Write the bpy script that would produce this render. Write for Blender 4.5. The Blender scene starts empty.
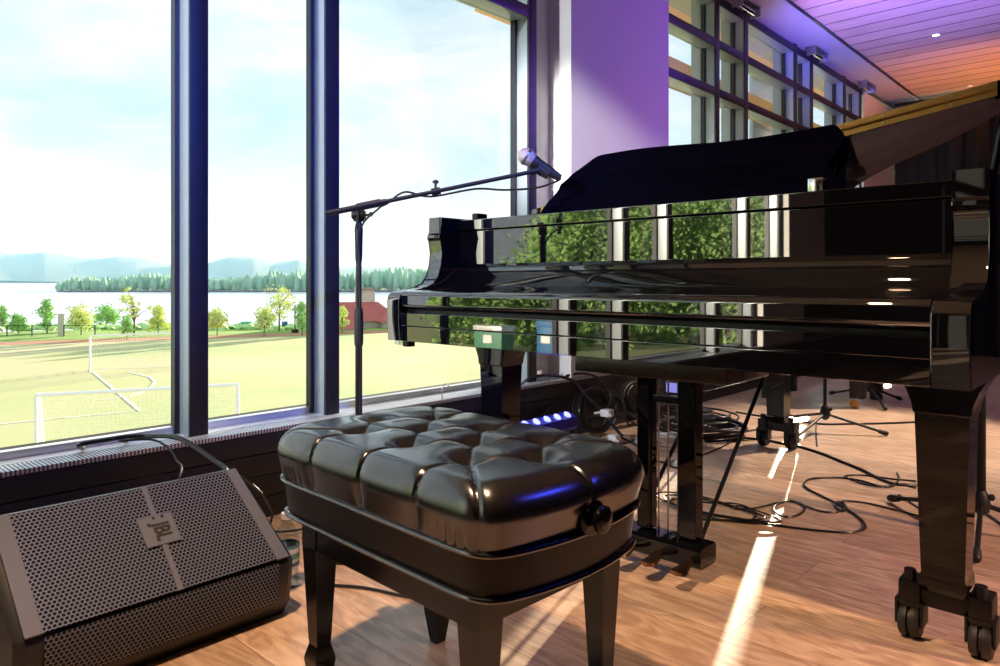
import bpy, bmesh, math, random
from mathutils import Vector, Matrix
random.seed(7)
R = math.radians
S = bpy.context.scene
COL = S.collection
PI = math.pi

# ------------------------------------------------------------------ helpers
def newmat(name):
    m = bpy.data.materials.new(name); m.use_nodes = True
    return m, m.node_tree.nodes, m.node_tree.links

def mat(name, col, rough=.5, metal=0., coat=0., spec=None, noise=None, bump=None, emis=None, estr=0., sheen=0.):
    m, N, L = newmat(name)
    b = N['Principled BSDF']
    b.inputs['Base Color'].default_value = (*col, 1)
    b.inputs['Roughness'].default_value = rough
    b.inputs['Metallic'].default_value = metal
    b.inputs['Coat Weight'].default_value = coat
    b.inputs['Coat Roughness'].default_value = .02
    if sheen: b.inputs['Sheen Weight'].default_value = sheen
    if spec is not None: b.inputs['Specular IOR Level'].default_value = spec
    if emis: b.inputs['Emission Color'].default_value = (*emis, 1); b.inputs['Emission Strength'].default_value = estr
    tc = N.new('ShaderNodeTexCoord')
    if noise:
        sc, amt = noise
        n = N.new('ShaderNodeTexNoise'); n.inputs['Scale'].default_value = sc; n.inputs['Detail'].default_value = 5
        L.new(tc.outputs['Object'], n.inputs['Vector'])
        mx = N.new('ShaderNodeMix'); mx.data_type = 'RGBA'
        mx.inputs[6].default_value = (*[c*(1-amt) for c in col], 1); mx.inputs[7].default_value = (*[min(1, c*(1+amt)) for c in col], 1)
        L.new(n.outputs['Fac'], mx.inputs[0]); L.new(mx.outputs[2], b.inputs['Base Color'])
    if bump:
        sc, st, dist = bump
        n = N.new('ShaderNodeTexNoise'); n.inputs['Scale'].default_value = sc; n.inputs['Detail'].default_value = 4
        L.new(tc.outputs['Object'], n.inputs['Vector'])
        bp = N.new('ShaderNodeBump'); bp.inputs['Strength'].default_value = st; bp.inputs['Distance'].default_value = dist
        L.new(n.outputs['Fac'], bp.inputs['Height']); L.new(bp.outputs['Normal'], b.inputs['Normal'])
    return m

class MB:
    """collects shapes into one bmesh"""
    def __init__(s): s.bm = bmesh.new()
    def box(s, x0, x1, y0, y1, z0, z1, bev=0.):
        bm = s.bm
        vs = [bm.verts.new((x, y, z)) for x in (x0, x1) for y in (y0, y1) for z in (z0, z1)]
        fs = [(0,1,3,2),(4,6,7,5),(0,4,5,1),(2,3,7,6),(0,2,6,4),(1,5,7,3)]
        F = [bm.faces.new([vs[i] for i in f]) for f in fs]
        if bev:
            es = list({e for f in F for e in f.edges})
            bmesh.ops.bevel(bm, geom=es, offset=bev, segments=2, profile=.6, affect='EDGES', clamp_overlap=True)
        return s
    def prism(s, pts, axis, a, b, bev=0.):
        """polygon pts extruded along axis from a to b; pts are the other two coordinates in order"""
        bm = s.bm
        def mk(p, t):
            if axis == 'x': return (t, p[0], p[1])
            if axis == 'y': return (p[0], t, p[1])
            return (p[0], p[1], t)
        A = [bm.verts.new(mk(p, a)) for p in pts]; B = [bm.verts.new(mk(p, b)) for p in pts]
        F = [bm.faces.new(A), bm.faces.new(B[::-1])]
        n = len(pts)
        for i in range(n): F.append(bm.faces.new([A[i], B[i], B[(i+1) % n], A[(i+1) % n]]))
        if bev:
            es = [e for e in F[0].edges] + [e for e in F[1].edges]
            bmesh.ops.bevel(bm, geom=es, offset=bev, segments=2, profile=.6, affect='EDGES', clamp_overlap=True)
        return s
    def frustum(s, c0, h0, c1, h1):
        """square tapered bar: centre (x,y,z), half sizes (hx,hy)"""
        bm = s.bm
        q = [(-1,-1),(1,-1),(1,1),(-1,1)]
        A = [bm.verts.new((c0[0]+a*h0[0], c0[1]+b*h0[1], c0[2])) for a, b in q]
        B = [bm.verts.new((c1[0]+a*h1[0], c1[1]+b*h1[1], c1[2])) for a, b in q]
        bm.faces.new(A[::-1]); bm.faces.new(B)
        for i in range(4): bm.faces.new([A[i], A[(i+1) % 4], B[(i+1) % 4], B[i]])
        return s
    def stack(s, secs):
        """secs: list of (cx,cy,z,hx,hy) square sections lofted"""
        bm = s.bm; q = [(-1,-1),(1,-1),(1,1),(-1,1)]
        rings = [[bm.verts.new((c[0]+a*c[3], c[1]+b*c[4], c[2])) for a, b in q] for c in secs]
        bm.faces.new(rings[0][::-1]); bm.faces.new(rings[-1])
        for A, B in zip(rings, rings[1:]):
            for i in range(4): bm.faces.new([A[i], A[(i+1) % 4], B[(i+1) % 4], B[i]])
        return s
    def tube(s, pts, r, seg=8, cap=True):
        bm = s.bm
        pts = [Vector(p) for p in pts]
        n = len(pts); rs = r if isinstance(r, (list, tuple)) else [r]*n
        t0 = (pts[1]-pts[0]).normalized()
        up = Vector((0,0,1)) if abs(t0.z) < .9 else Vector((1,0,0))
        nrm = t0.cross(up).normalized()
        rings = []
        for i in range(n):
            t = (pts[min(i+1, n-1)]-pts[max(i-1, 0)])
            if t.length < 1e-9: t = t0
            t = t.normalized()
            nrm = (nrm - t*nrm.dot(t))
            if nrm.length < 1e-6: nrm = t.orthogonal()
            nrm.normalize(); bi = t.cross(nrm)
            rings.append([bm.verts.new(pts[i]+(nrm*math.cos(2*PI*k/seg)+bi*math.sin(2*PI*k/seg))*rs[i]) for k in range(seg)])
        for A, B in zip(rings, rings[1:]):
            for k in range(seg): bm.faces.new([A[k], A[(k+1) % seg], B[(k+1) % seg], B[k]])
        if cap: bm.faces.new(rings[0][::-1]); bm.faces.new(rings[-1])
        return s
    def lathe(s, prof, c=(0,0,0), axis=(0,0,1), seg=24, cap=True):
        """prof: list of (r,h) along axis from c"""
        bm = s.bm; ax = Vector(axis).normalized(); u = ax.orthogonal().normalized(); v = ax.cross(u); c = Vector(c)
        rings = []
        for r, h in prof:
            r = max(r, 1e-4)
            rings.append([bm.verts.new(c+ax*h+(u*math.cos(2*PI*k/seg)+v*math.sin(2*PI*k/seg))*r) for k in range(seg)])
        for A, B in zip(rings, rings[1:]):
            for k in range(seg): bm.faces.new([A[k], A[(k+1) % seg], B[(k+1) % seg], B[k]])
        if cap: bm.faces.new(rings[0][::-1]); bm.faces.new(rings[-1])
        return s
    def quad(s, *p):
        s.bm.faces.new([s.bm.verts.new(q) for q in p]); return s
    def blob(s, c, r, sub=2, jit=.15, sc=(1,1,1)):
        g = bmesh.ops.create_icosphere(s.bm, subdivisions=sub, radius=1)
        for v in g['verts']:
            k = 1+random.uniform(-jit, jit)
            v.co = Vector((c[0]+v.co.x*r*sc[0]*k, c[1]+v.co.y*r*sc[1]*k, c[2]+v.co.z*r*sc[2]*k))
        return s
    def build(s, name, m, parent=None, smooth=35, fix=True):
        bm = s.bm
        if fix: bmesh.ops.recalc_face_normals(bm, faces=bm.faces)
        if smooth:
            th = R(smooth)
            for f in bm.faces: f.smooth = True
            for e in bm.edges:
                if len(e.link_faces) == 2:
                    if e.calc_face_angle(0) > th: e.smooth = False
                else: e.smooth = False
        if parent is not None and not parent.get('_local'):
            o = worldloc(parent)
            bmesh.ops.translate(bm, verts=bm.verts, vec=-o)
        me = bpy.data.meshes.new(name); bm.to_mesh(me); bm.free()
        me.materials.append(m)
        ob = bpy.data.objects.new(name, me); COL.objects.link(ob)
        if parent is not None: ob.parent = parent
        if smooth and 'lacquer' in m.name:
            wn = ob.modifiers.new('wn', 'WEIGHTED_NORMAL'); wn.keep_sharp = True; wn.weight = 100
        return ob

def worldloc(o):
    v = Vector((0,0,0))
    while o is not None:
        v += o.location; o = o.parent
    return v

def root(name, loc, label=None, cat=None, group=None, kind=None):
    o = bpy.data.objects.new(name, None); COL.objects.link(o); o.location = loc; o.empty_display_size = .1
    tag(o, label, cat, group, kind); return o
def tag(o, label=None, cat=None, group=None, kind=None):
    if label: o['label'] = label
    if cat: o['category'] = cat
    if group: o['group'] = group
    if kind: o['kind'] = kind
    return o
def solo(mb, name, m, label, cat, group=None, kind=None, smooth=35):
    return tag(mb.build(name, m, None, smooth), label, cat, group, kind)
def struct(mb, name, m, label=None, smooth=35):
    return tag(mb.build(name, m, None, smooth), label, None, None, 'structure')
def dup(o, parent=None):
    c = o.copy(); COL.objects.link(c); c.parent = parent
    for ch in list(o.children): dup(ch, c)
    return c
def spline(pts, n=8, closed=False):
    P = [Vector(p) for p in pts]; out = []
    m = len(P)
    rng = range(m if closed else m-1)
    for i in rng:
        if closed: a, b, c, d = P[i-1], P[i], P[(i+1) % m], P[(i+2) % m]
        else: a, b, c, d = P[max(i-1, 0)], P[i], P[i+1], P[min(i+2, m-1)]
        for k in range(n):
            t = k/n
            out.append(.5*((2*b)+(c-a)*t+(2*a-5*b+4*c-d)*t*t+(3*b-a-3*c+d)*t**3))
    if not closed: out.append(P[-1])
    return out

# ------------------------------------------------------------------ camera
F_PX, HZ, YAW, CH = 713., 281.4, R(42.765), .789
sn, cs = math.sin(YAW), math.cos(YAW)
cam = bpy.data.cameras.new('camera'); camo = bpy.data.objects.new('camera', cam); COL.objects.link(camo)
camo.location = (0, 0, CH); camo.rotation_euler = (PI/2, 0, YAW)
cam.sensor_width = 36; cam.lens = F_PX*36/1000; cam.shift_y = (HZ-333)/1000.; cam.clip_end = 30000; cam.clip_start = .05
S.camera = camo
def ray(u, v):
    t = (u-500)/F_PX; return (t*cs-sn, t*sn+cs, -(v-HZ)/F_PX)
def ptZ(u, v, z=0.):
    d = ray(u, v); k = (z-CH)/d[2]; return Vector((d[0]*k, d[1]*k, z))
def ptD(u, v, D):
    d = ray(u, v); return Vector((d[0]*D, d[1]*D, CH+d[2]*D))

S.view_settings.view_transform = 'Standard'; S.view_settings.look = 'None'
S.view_settings.gamma = 1; S.view_settings.use_curve_mapping = False; S.view_settings.exposure = 0.0

# ------------------------------------------------------------------ materials
M = {}
M['lacquer'] = mat('black_lacquer', (.0025,.0025,.004), .03, spec=.38)
M['lacquer_boosted'] = mat('black_lacquer_boosted', (.0025,.0025,.004), .015, spec=.5)
M['lacquer_boosted'].node_tree.nodes['Principled BSDF'].inputs['IOR'].default_value = 2.35  # same finish as black_lacquer, reflectivity raised to brighten the mirrored view
M['lacquer_soft'] = mat('black_lacquer_soft', (.004,.004,.005), .16, spec=.35)
M['ebony'] = mat('ebony_wood', (.018,.013,.011), .25, coat=.3, noise=(30,.3))
M['leather'] = mat('black_leather', (.0035,.0035,.0045), .22, spec=.6, bump=(420,.05,.001))
M['leather'].node_tree.nodes['Principled BSDF'].inputs['IOR'].default_value = 1.85
M['leather_side'] = mat('black_leather_side', (.005,.0045,.0055), .36, spec=.28, bump=(420,.06,.001))
M['brass'] = mat('brass', (.42,.24,.07), .42, metal=1., noise=(40,.15))
M['bronze'] = mat('bronze_pedal', (.32,.18,.10), .3, metal=1.)
M['gold_plate'] = mat('gold_iron_plate', (.20,.14,.05), .35, metal=.8, noise=(20,.15))
M['chrome'] = mat('chrome', (.75,.76,.78), .12, metal=1.)
M['steel'] = mat('steel', (.42,.43,.45), .3, metal=1.)
M['velvet'] = mat('navy_velvet', (.0012,.0012,.006), .95, spec=.02, noise=(14,.3))
M['rubber'] = mat('black_rubber', (.012,.012,.013), .55)
M['matte'] = mat('black_powder_coat', (.010,.010,.012), .42, spec=.3)
M['plastic'] = mat('black_plastic', (.02,.02,.024), .45, bump=(500,.15,.001))
M['cable'] = mat('cable_rubber', (.014,.013,.014), .35)
M['cable_w'] = mat('pale_cable', (.55,.53,.52), .4)
M['alu'] = mat('anodised_aluminium', (.34,.385,.42), .38, metal=.3, noise=(3,.06))
M['alu_dark'] = mat('dark_aluminium', (.022,.023,.032), .42, metal=.2)
M['rad'] = mat('radiator_panel', (.020,.020,.026), .45, noise=(6,.15))
M['sill'] = mat('sill_metal', (.85,.86,.88), .32, metal=.35)
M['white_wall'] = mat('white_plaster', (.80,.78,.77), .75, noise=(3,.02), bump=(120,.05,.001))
M['dark_wall'] = mat('dark_wall', (.010,.009,.011), .8, noise=(2,.2))
M['curtain'] = mat('black_curtain', (.008,.008,.01), .9, noise=(5,.4))
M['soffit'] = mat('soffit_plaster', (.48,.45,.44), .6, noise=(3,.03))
M['bark'] = mat('tree_bark', (.16,.12,.09), .9, noise=(8,.4))
M['leaf_a'] = mat('leaf_green', (.36,.60,.22), .6, noise=(1.2,.5))
M['leaf_b'] = mat('leaf_yellow_green', (.66,.74,.28), .6, noise=(1.2,.35))
M['leaf_c'] = mat('leaf_dark', (.05,.13,.035), .7, noise=(.6,.6))
M['white_paint'] = mat('white_paint', (.85,.86,.86), .5)
M['plug'] = mat('pale_plug', (.7,.68,.7), .4)
M['dirt'] = mat('red_dirt', (.42,.20,.12), .9, noise=(.3,.2))
M['sand'] = mat('pale_sand', (.55,.50,.45), .9, noise=(.1,.2))
M['meadow'] = mat('rough_meadow', (.20,.34,.06), .9, noise=(.2,.4))
M['hill'] = mat('forested_hill', (.07,.12,.08), .95, noise=(.004,.08))
M['roof_red'] = mat('red_roof', (.42,.11,.10), .8, noise=(1,.2))
M['stucco'] = mat('column_fill', (.55,.50,.46), .8, noise=(1,.1))
M['far_wood'] = mat('ochre_boards', (.75,.47,.20), .6, noise=(2,.2))
M['blind'] = mat('white_blind', (.78,.72,.62), .8)
M['blue_bin'] = mat('blue_plastic', (.03,.16,.38), .5)
M['green_bin'] = mat('green_metal', (.08,.26,.17), .5)
M['led'] = mat('led_lens', (.3,.3,.9), .2, emis=(.22,.25,1.), estr=3.2)
M['led_body'] = mat('led_housing', (.04,.04,.55), .35)  # blue glow of the LEDs put into the housing colour
M['red_plastic'] = mat('red_plastic', (.6,.03,.03), .4)
M['grille_ball'] = mat('mic_grille', (.55,.47,.50), .5, metal=.7, bump=(420,1.,.003))
M['orange_wheel'] = mat('amber_wheel', (.65,.30,.07), .3, metal=.4)

def glass_mat(name, tint=(1,1,1), ior=1.45, rough=0.):
    m, N, L = newmat(name)
    for n in list(N):
        if n.type != 'OUTPUT_MATERIAL': N.remove(n)
    out = [n for n in N if n.type == 'OUTPUT_MATERIAL'][0]
    t = N.new('ShaderNodeBsdfTransparent'); t.inputs[0].default_value = (*tint, 1)
    g = N.new('ShaderNodeBsdfGlossy'); g.inputs['Roughness'].default_value = rough
    f = N.new('ShaderNodeFresnel'); f.inputs[0].default_value = ior
    mul = N.new('ShaderNodeMath'); mul.operation = 'MULTIPLY'; mul.inputs[1].default_value = .15
    mx = N.new('ShaderNodeMixShader')
    L.new(f.outputs[0], mul.inputs[0]); L.new(mul.outputs[0], mx.inputs[0]); L.new(t.outputs[0], mx.inputs[1]); L.new(g.outputs[0], mx.inputs[2])
    L.new(mx.outputs[0], out.inputs[0])
    return m
M['glass'] = glass_mat('window_glass', (.97,.99,.99))
M['pet'] = glass_mat('bottle_plastic', (.86,.92,.93), 1.5, .05)

def floor_mat():
    m, N, L = newmat('oak_floor_planks'); b = N['Principled BSDF']
    tc = N.new('ShaderNodeTexCoord')
    br = N.new('ShaderNodeTexBrick')
    br.inputs['Scale'].default_value = 1; br.inputs['Brick Width'].default_value = 1.9; br.inputs['Row Height'].default_value = .19
    br.inputs['Mortar Size'].default_value = .0011; br.inputs['Mortar Smooth'].default_value = .3; br.offset = .37; br.inputs['Bias'].default_value = 0
    br.inputs['Color1'].default_value = (0,0,0,1); br.inputs['Color2'].default_value = (1,1,1,1)
    L.new(tc.outputs['Object'], br.inputs['Vector'])
    # per plank offset for grain
    sep = N.new('ShaderNodeSeparateXYZ'); L.new(tc.outputs['Object'], sep.inputs[0])
    cmb = N.new('ShaderNodeCombineXYZ')
    mx1 = N.new('ShaderNodeMath'); mx1.operation = 'MULTIPLY'; mx1.inputs[1].default_value = 1.3; L.new(sep.outputs[0], mx1.inputs[0])
    my1 = N.new('ShaderNodeMath'); my1.operation = 'MULTIPLY'; my1.inputs[1].default_value = 6.; L.new(sep.outputs[1], my1.inputs[0])
    L.new(mx1.outputs[0], cmb.inputs[0]); L.new(my1.outputs[0], cmb.inputs[1])
    bz = N.new('ShaderNodeMath'); bz.operation = 'MULTIPLY'; bz.inputs[1].default_value = 7.; L.new(br.outputs['Color'], bz.inputs[0]); L.new(bz.outputs[0], cmb.inputs[2])
    n1 = N.new('ShaderNodeTexNoise'); n1.inputs['Scale'].default_value = 1.6; n1.inputs['Detail'].default_value = 4; n1.inputs['Distortion'].default_value = 1.2
    L.new(cmb.outputs[0], n1.inputs['Vector'])
    wv = N.new('ShaderNodeMath'); wv.operation = 'MULTIPLY'; wv.inputs[1].default_value = 42.; L.new(n1.outputs['Fac'], wv.inputs[0])
    si = N.new('ShaderNodeMath'); si.operation = 'SINE'; L.new(wv.outputs[0], si.inputs[0])
    n2 = N.new('ShaderNodeTexNoise'); n2.inputs['Scale'].default_value = 8; n2.inputs['Detail'].default_value = 6; L.new(cmb.outputs[0], n2.inputs['Vector'])
    cr = N.new('ShaderNodeValToRGB'); cr.color_ramp.elements[0].position = .3; cr.color_ramp.elements[1].position = .75
    cr.color_ramp.elements[0].color = (.42,.27,.18,1); cr.color_ramp.elements[1].color = (.68,.49,.35,1)
    ad = N.new('ShaderNodeMath'); ad.operation = 'MULTIPLY_ADD'; ad.inputs[1].default_value = .13; L.new(si.outputs[0], ad.inputs[0]); L.new(n2.outputs['Fac'], ad.inputs[2])
    L.new(ad.outputs[0], cr.inputs[0])
    hs = N.new('ShaderNodeHueSaturation'); L.new(cr.outputs[0], hs.inputs['Color'])
    mr = N.new('ShaderNodeMapRange'); mr.inputs[3].default_value = .84; mr.inputs[4].default_value = 1.16; L.new(br.outputs['Color'], mr.inputs[0]); L.new(mr.outputs[0], hs.inputs['Value'])
    mm = N.new('ShaderNodeMix'); mm.data_type = 'RGBA'; mm.inputs[7].default_value = (.20,.12,.08,1)
    L.new(br.outputs['Fac'], mm.inputs[0]); L.new(hs.outputs[0], mm.inputs[6]); L.new(mm.outputs[2], b.inputs['Base Color'])
    b.inputs['Roughness'].default_value = .33; b.inputs['Specular IOR Level'].default_value = .5
    bp = N.new('ShaderNodeBump'); bp.inputs['Strength'].default_value = .10; bp.inputs['Distance'].default_value = .002
    L.new(n2.outputs['Fac'], bp.inputs['Height']); L.new(bp.outputs[0], b.inputs['Normal'])
    return m
M['floor'] = floor_mat()
def ceil_mat():
    m, N, L = newmat('ceiling_wood_slats'); b = N['Principled BSDF']
    tc = N.new('ShaderNodeTexCoord'); br = N.new('ShaderNodeTexBrick')
    br.inputs['Scale'].default_value = 1; br.inputs['Brick Width'].default_value = 30; br.inputs['Row Height'].default_value = .215
    br.inputs['Mortar Size'].default_value = .0075; br.inputs['Mortar Smooth'].default_value = .1
    br.inputs['Color1'].default_value = (.62,.42,.27,1); br.inputs['Color2'].default_value = (.72,.50,.33,1); br.inputs['Mortar'].default_value = (.03,.02,.02,1)
    L.new(tc.outputs['Object'], br.inputs['Vector'])
    mp = N.new('ShaderNodeMapping'); mp.inputs['Scale'].default_value = (1.5,22,1); L.new(tc.outputs['Object'], mp.inputs[0])
    n = N.new('ShaderNodeTexNoise'); n.inputs['Scale'].default_value = 2.5; n.inputs['Detail'].default_value = 5; L.new(mp.outputs[0], n.inputs['Vector'])
    hs = N.new('ShaderNodeHueSaturation'); mr = N.new('ShaderNodeMapRange'); mr.inputs[1].default_value = .3; mr.inputs[2].default_value = .7; mr.inputs[3].default_value = .78; mr.inputs[4].default_value = 1.12
    L.new(n.outputs['Fac'], mr.inputs[0]); L.new(mr.outputs[0], hs.inputs['Value']); L.new(br.outputs['Color'], hs.inputs['Color']); L.new(hs.outputs[0], b.inputs['Base Color'])
    b.inputs['Roughness'].default_value = .5
    return m
M['ceil'] = ceil_mat()
def sill_grille_mat():
    m, N, L = newmat('sill_linear_grille'); b = N['Principled BSDF']
    tc = N.new('ShaderNodeTexCoord'); sp = N.new('ShaderNodeSeparateXYZ'); L.new(tc.outputs['Object'], sp.inputs[0])
    w = N.new('ShaderNodeMath'); w.operation = 'MULTIPLY'; w.inputs[1].default_value = 2*PI/.0105; L.new(sp.outputs[1], w.inputs[0])
    si = N.new('ShaderNodeMath'); si.operation = 'SINE'; L.new(w.outputs[0], si.inputs[0])
    gt = N.new('ShaderNodeMath'); gt.operation = 'GREATER_THAN'; gt.inputs[1].default_value = .15; L.new(si.outputs[0], gt.inputs[0])
    mx = N.new('ShaderNodeMix'); mx.data_type = 'RGBA'; mx.inputs[6].default_value = (.78,.79,.82,1); mx.inputs[7].default_value = (.12,.12,.15,1)
    L.new(gt.outputs[0], mx.inputs[0]); L.new(mx.outputs[2], b.inputs['Base Color'])
    b.inputs['Roughness'].default_value = .4; b.inputs['Metallic'].default_value = .3
    return m
M['sill_grille'] = sill_grille_mat()
def perf_mat():
    """perforated steel: hexagonal rows of dark holes, in the object's own x (along) and y (up) axes"""
    m, N, L = newmat('perforated_grille'); b = N['Principled BSDF']
    tc = N.new('ShaderNodeTexCoord'); sp = N.new('ShaderNodeSeparateXYZ'); L.new(tc.outputs['UV'], sp.inputs[0])
    def node(op, a, bb=None, v=None, v2=None):
        n = N.new('ShaderNodeMath'); n.operation = op
        if a is not None: L.new(a, n.inputs[0])
        if bb is not None: L.new(bb, n.inputs[1])
        elif v is not None: n.inputs[1].default_value = v
        if v2 is not None: n.inputs[2].default_value = v2
        return n.outputs[0]
    px, py = .0088, .0088*.866
    def cell(ox, oy):
        x = node('ADD', node('DIVIDE', sp.outputs[0], v=px), v=100+ox); y = node('ADD', node('DIVIDE', sp.outputs[1], v=py*2), v=100+oy)
        fx = node('MULTIPLY', node('SUBTRACT', node('FRACT', x), v=.5), v=px); fy = node('MULTIPLY', node('SUBTRACT', node('FRACT', y), v=.5), v=py*2)
        return node('SQRT', node('ADD', node('MULTIPLY', fx, fx), node('MULTIPLY', fy, fy)))
    d = node('MINIMUM', cell(0,0), cell(.5,.5))
    hole = node('LESS_THAN', d, v=.0033)
    mx = N.new('ShaderNodeMix'); mx.data_type = 'RGBA'; mx.inputs[6].default_value = (.155,.18,.29,1); mx.inputs[7].default_value = (.003,.003,.004,1)
    L.new(hole, mx.inputs[0]); L.new(mx.outputs[2], b.inputs['Base Color'])
    rg = N.new('ShaderNodeMath'); rg.operation = 'MULTIPLY_ADD'; rg.inputs[1].default_value = .5; rg.inputs[2].default_value = .38; L.new(hole, rg.inputs[0]); L.new(rg.outputs[0], b.inputs['Roughness'])
    b.inputs['Metallic'].default_value = .25
    bp = N.new('ShaderNodeBump'); bp.inputs['Strength'].default_value = .6; bp.inputs['Distance'].default_value = .002; bp.invert = True
    L.new(hole, bp.inputs['Height']); L.new(bp.outputs[0], b.inputs['Normal'])
    return m
M['perf'] = perf_mat()
M['grey_strip'] = mat('grey_grille_strip', (.125,.14,.205), .5, bump=(400,.1,.001))
def field_mat():
    m, N, L = newmat('mown_grass'); b = N['Principled BSDF']
    tc = N.new('ShaderNodeTexCoord')
    n = N.new('ShaderNodeTexNoise'); n.inputs['Scale'].default_value = .06; n.inputs['Detail'].default_value = 6; L.new(tc.outputs['Object'], n.inputs['Vector'])
    n2 = N.new('ShaderNodeTexNoise'); n2.inputs['Scale'].default_value = 1.2; n2.inputs['Detail'].default_value = 4; L.new(tc.outputs['Object'], n2.inputs['Vector'])
    ad = N.new('ShaderNodeMath'); ad.operation = 'MULTIPLY_ADD'; ad.inputs[1].default_value = .25; L.new(n2.outputs['Fac'], ad.inputs[0]); L.new(n.outputs['Fac'], ad.inputs[2])
    cr = N.new('ShaderNodeValToRGB'); e = cr.color_ramp.elements
    e[0].position = .42; e[0].color = (.38,.46,.22,1); e[1].position = .78; e[1].color = (.52,.49,.30,1)
    q = e.new(.58); q.color = (.47,.49,.25,1)
    L.new(ad.outputs[0], cr.inputs[0]); L.new(cr.outputs[0], b.inputs['Base Color']); b.inputs['Roughness'].default_value = .95
    b.inputs['Specular IOR Level'].default_value = .1
    return m
M['field'] = field_mat()
def water_mat():
    m, N, L = newmat('lake_water'); b = N['Principled BSDF']
    b.inputs['Base Color'].default_value = (.62,.65,.80,1); b.inputs['Roughness'].default_value = .22; b.inputs['IOR'].default_value = 1.6; b.inputs['Specular IOR Level'].default_value = 1.
    tc = N.new('ShaderNodeTexCoord'); n = N.new('ShaderNodeTexNoise'); n.inputs['Scale'].default_value = .4; n.inputs['Detail'].default_value = 3; L.new(tc.outputs['Object'], n.inputs['Vector'])
    bp = N.new('ShaderNodeBump'); bp.inputs['Strength'].default_value = .3; bp.inputs['Distance'].default_value = .3; L.new(n.outputs['Fac'], bp.inputs['Height']); L.new(bp.outputs[0], b.inputs['Normal'])
    return m
M['water'] = water_mat()
def net_mat():
    m, N, L = newmat('goal_netting'); b = N['Principled BSDF']; b.inputs['Base Color'].default_value = (.85,.85,.85,1)
    tc = N.new('ShaderNodeTexCoord'); sp = N.new('ShaderNodeSeparateXYZ'); L.new(tc.outputs['UV'], sp.inputs[0])
    outs = []
    for i in (0, 1):
        f = N.new('ShaderNodeMath'); f.operation = 'FRACT'
        mu = N.new('ShaderNodeMath'); mu.operation = 'MULTIPLY'; mu.inputs[1].default_value = 7.; L.new(sp.outputs[i], mu.inputs[0]); L.new(mu.outputs[0], f.inputs[0])
        g = N.new('ShaderNodeMath'); g.operation = 'LESS_THAN'; g.inputs[1].default_value = .07; L.new(f.outputs[0], g.inputs[0]); outs.append(g.outputs[0])
    mx = N.new('ShaderNodeMath'); mx.operation = 'MAXIMUM'; L.new(outs[0], mx.inputs[0]); L.new(outs[1], mx.inputs[1]); L.new(mx.outputs[0], b.inputs['Alpha'])
    return m
M['net'] = net_mat()

# ------------------------------------------------------------------ world: bright sky with thin clouds
w = bpy.data.worlds.new('sky'); S.world = w; w.use_nodes = True
N, L = w.node_tree.nodes, w.node_tree.links
bg = N['Background']
tc = N.new('ShaderNodeTexCoord')
mp = N.new('ShaderNodeMapping'); mp.inputs['Scale'].default_value = (1.0,1.0,2.8); mp.inputs['Location'].default_value = (.3,.1,.2); L.new(tc.outputs['Generated'], mp.inputs[0])
n = N.new('ShaderNodeTexNoise'); n.inputs['Scale'].default_value = 2.6; n.inputs['Detail'].default_value = 7; n.inputs['Roughness'].default_value = .55; n.inputs['Distortion'].default_value = .3
L.new(mp.outputs[0], n.inputs['Vector'])
cr = N.new('ShaderNodeValToRGB'); e = cr.color_ramp.elements
e[0].position = .36; e[0].color = (.80,1.10,1.30,1); e[1].position = .60; e[1].color = (1.5,1.5,1.5,1)
q = e.new(.47); q.color = (1.1,1.27,1.4,1)
L.new(n.outputs['Fac'], cr.inputs[0])
sp = N.new('ShaderNodeSeparateXYZ'); L.new(tc.outputs['Generated'], sp.inputs[0])
hr = N.new('ShaderNodeValToRGB'); hr.color_ramp.elements[0].position = .0; hr.color_ramp.elements[0].color = (1,1,1,1); hr.color_ramp.elements[1].position = .22; hr.color_ramp.elements[1].color = (0,0,0,1)
L.new(sp.outputs[2], hr.inputs[0])
mx = N.new('ShaderNodeMix'); mx.data_type = 'RGBA'; mx.inputs[7].default_value = (1.55,1.5,1.46,1)
mh = N.new('ShaderNodeMath'); mh.operation = 'MULTIPLY'; mh.inputs[1].default_value = .75; L.new(hr.outputs[0], mh.inputs[0])
L.new(mh.outputs[0], mx.inputs[0]); L.new(cr.outputs[0], mx.inputs[6]); L.new(mx.outputs[2], bg.inputs[0])
bg.inputs[1].default_value = .77

# ------------------------------------------------------------------ room shell
XG, XM, XS, ZS = -2.345, -2.25, -2.19, .297      # glass plane, mullion face, radiator front, sill height
ZC = 2.79
Y0, Y1, X1 = -4.6, 13.0, 6.5
struct(MB().box(-2.62, X1, Y0-.1, Y1+.1, -.12, 0), 'floor', M['floor'], 'warm oak plank floor')
struct(MB().box(-1.93, X1, Y0-.1, Y1+.1, ZC, ZC+.1), 'ceiling', M['ceil'], 'wooden slat ceiling')
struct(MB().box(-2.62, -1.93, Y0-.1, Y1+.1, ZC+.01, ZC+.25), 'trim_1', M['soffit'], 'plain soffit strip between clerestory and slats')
struct(MB().box(-1.945, -1.925, Y0, Y1, ZC-.012, ZC+.012), 'trim_2', M['alu_dark'])
struct(MB().box(X1, X1+.1, Y0-.1, Y1+.1, 0, ZC+.1), 'wall_right', M['dark_wall'])
struct(MB().box(-2.62, X1, Y0-.1, Y0, 0, ZC+.1), 'wall_back', M['dark_wall'])
struct(MB().box(-1.9, X1, Y1, Y1+.1, 0, ZC+.1), 'wall_far', M['dark_wall'])
# wall below the windows, behind the radiator casing
struct(MB().box(-2.62, -2.42, Y0, Y1, -.12, ZS-.02), 'wall_left', M['dark_wall'])
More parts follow.
